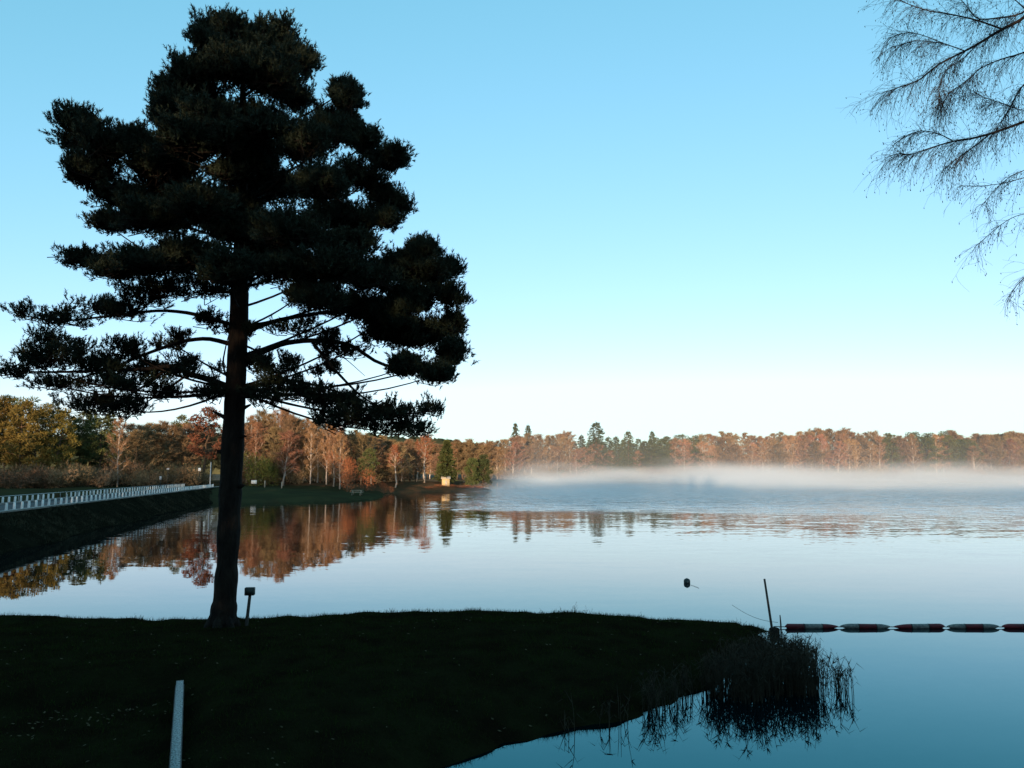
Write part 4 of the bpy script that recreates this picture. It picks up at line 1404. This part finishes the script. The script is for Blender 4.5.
# ------------------------------------------------------------------ grass, weeds and fallen leaves on the point
gr_ = np.random.RandomState(41)
n = 120000
gx, gy = gr_.uniform(-15.5, 7, n), 9 + 12.6 * gr_.rand(n) ** 0.8
z, d = fore_z(gx, gy)
ok = (d > 0.12) & (gx > -0.70 * gy - 1)
gx, gy, z = gx[ok], gy[ok], z[ok]
tuft = 0.6 + 0.9 * (value_noise(gx, gy, 0.5, 61) + 0.5)
gm = MB()
gm.blades(np.stack([gx, gy, z - 0.01], 1), np.stack([gr_.normal(size=len(gx)) * 0.5, gr_.normal(size=len(gx)) * 0.5, np.ones(len(gx))], 1), gr_.uniform(0.03, 0.11, len(gx)) * tuft, 0.008, gr_)
tag(obj('grass', gm, M['grass']), 'short dark grass covering the point in the foreground', kind='stuff')
wm_ = MB()
for px, py, h in [(140, 612, 0.2), (136, 612, 0.12), (575, 608, 0.22), (585, 608, 0.15), (565, 607, 0.12), (540, 607, 0.1), (556, 607, 0.1), (600, 609, 0.1), (733, 619, 0.2), (737, 619, 0.14), (690, 614, 0.1), (390, 609, 0.12), (182, 613, 0.1), (278, 613, 0.1), (290, 613, 0.08), (430, 608, 0.1), (468, 607, 0.1), (640, 611, 0.1)]:
    c = Q(px, py, 20.5)
    for k in range(7):
        x, y = c[0] + gr_.normal() * 0.06, 20.45 + gr_.normal() * 0.1
        z0 = fz(x, y)
        p_ = hang((x, y, z0 - 0.02), (gr_.normal() * 0.35, gr_.normal() * 0.35, 1), h * gr_.uniform(0.6, 1.5), 4, 0.3, 0.25)
        wm_.tube(p_, np.linspace(0.005, 0.002, 5), 3, False)
        wm_.blades(p_[1:], gr_.normal(size=(4, 3)) * 0.6 + np.array([0, 0, 0.4]), 0.05, 0.012, gr_)
tag(obj('weeds', wm_, M['grass']), 'sparse dry weeds sticking up along the far edge of the point', kind='stuff')
lm = MB()
n = 420
lx, ly = gr_.uniform(-11, 5, n), gr_.uniform(9.5, 20, n)
sp_ = np.array([G(px, np.interp(px, [0, 170], [733, 706]) + gr_.normal() * 6, 0.3) for px in gr_.uniform(5, 175, 70)])
lx, ly = np.concatenate([lx, sp_[:, 0]]), np.concatenate([ly, sp_[:, 1]])
n = len(lx)
z, d = fore_z(lx, ly)
ok = d > 0.1
a0 = gr_.uniform(0, 6.28, n)
for x, y, zz_, a_ in zip(lx[ok], ly[ok], z[ok], a0[ok]):
    s = gr_.uniform(0.015, 0.035)
    u_, v_ = np.array([math.cos(a_), math.sin(a_), 0.25]) * s, np.array([-math.sin(a_), math.cos(a_), -0.15]) * s * 0.6
    c = np.array([x, y, zz_ + 0.03])
    lm.add([c - u_, c + v_, c + u_, c - v_], None, [(0, 1, 2, 3)])
tag(obj('leaves', lm, M['leaf_litter']), 'scattered pale fallen leaves on the dark grass', kind='stuff')

# ------------------------------------------------------------------ morning mist lying on the water along the far shore
def mist_material():
    m = bpy.data.materials.new('morning_mist')
    m.use_nodes = True
    nt = m.node_tree
    L = nt.links.new
    for n_ in list(nt.nodes):
        nt.nodes.remove(n_)
    out = nt.nodes.new('ShaderNodeOutputMaterial')
    pv = nt.nodes.new('ShaderNodeVolumePrincipled')
    pv.inputs['Color'].default_value = (0.95, 0.95, 0.97, 1)
    pv.inputs['Anisotropy'].default_value = 0.0
    L(pv.outputs[0], out.inputs['Volume'])
    geo = nt.nodes.new('ShaderNodeNewGeometry')
    sep = nt.nodes.new('ShaderNodeSeparateXYZ')
    L(geo.outputs['Position'], sep.inputs[0])
    mp = nt.nodes.new('ShaderNodeMapping')
    mp.inputs['Scale'].default_value = (0.018, 0.012, 0.10)
    L(geo.outputs['Position'], mp.inputs[0])
    nz = nt.nodes.new('ShaderNodeTexNoise')
    nz.inputs['Scale'].default_value = 1.0
    nz.inputs['Detail'].default_value = 2.0
    L(mp.outputs[0], nz.inputs['Vector'])

    def mr(v, a, b, lo, hi, smooth=True):
        n_ = nt.nodes.new('ShaderNodeMapRange')
        n_.interpolation_type = 'SMOOTHSTEP' if smooth else 'LINEAR'
        for k_, x_ in (('From Min', a), ('From Max', b), ('To Min', lo), ('To Max', hi)):
            n_.inputs[k_].default_value = x_
        L(v, n_.inputs['Value'])
        return n_.outputs[0]

    def mul(a, b):
        n_ = nt.nodes.new('ShaderNodeMath'); n_.operation = 'MULTIPLY'
        L(a, n_.inputs[0])
        if isinstance(b, float):
            n_.inputs[1].default_value = b
        else:
            L(b, n_.inputs[1])
        return n_.outputs[0]
    dv = nt.nodes.new('ShaderNodeMath'); dv.operation = 'DIVIDE'
    L(sep.outputs['Z'], dv.inputs[0])
    L(mul(mr(sep.outputs['Y'], 95, 385, 1.3, 10.5, False), mr(nz.outputs['Fac'], 0.3, 0.7, 0.7, 1.35)), dv.inputs[1])
    hz = mr(dv.outputs[0], 0.0, 1.0, 1.0, 0.0)
    ed = mr(sep.outputs['Y'], 92, 128, 0.0, 1.0)
    nn = mr(nz.outputs['Fac'], 0.34, 0.66, 0.25, 1.55)
    ex = mr(sep.outputs['X'], -12, 12, 0.0, 1.0)
    veil = nt.nodes.new('ShaderNodeMath'); veil.operation = 'ADD'
    L(mul(mul(mul(hz, nn), mr(sep.outputs['Y'], 110, 210, 2.4, 1.0)), 0.014), veil.inputs[0])
    L(mul(mr(sep.outputs['Z'], 4.0, 30.0, 0.0009, 0.0), mr(sep.outputs['Y'], 180, 230, 0.0, 1.0)), veil.inputs[1])
    L(mul(mul(veil.outputs[0], ed), ex), pv.inputs['Density'])
    return m


mb = MB()
mb.box((195, 243, 15.1), (500, 306, 30.0))
mist = tag(obj('mist', mb, mist_material()), 'low band of pinkish mist drifting on the water below the far shore trees', kind='stuff')
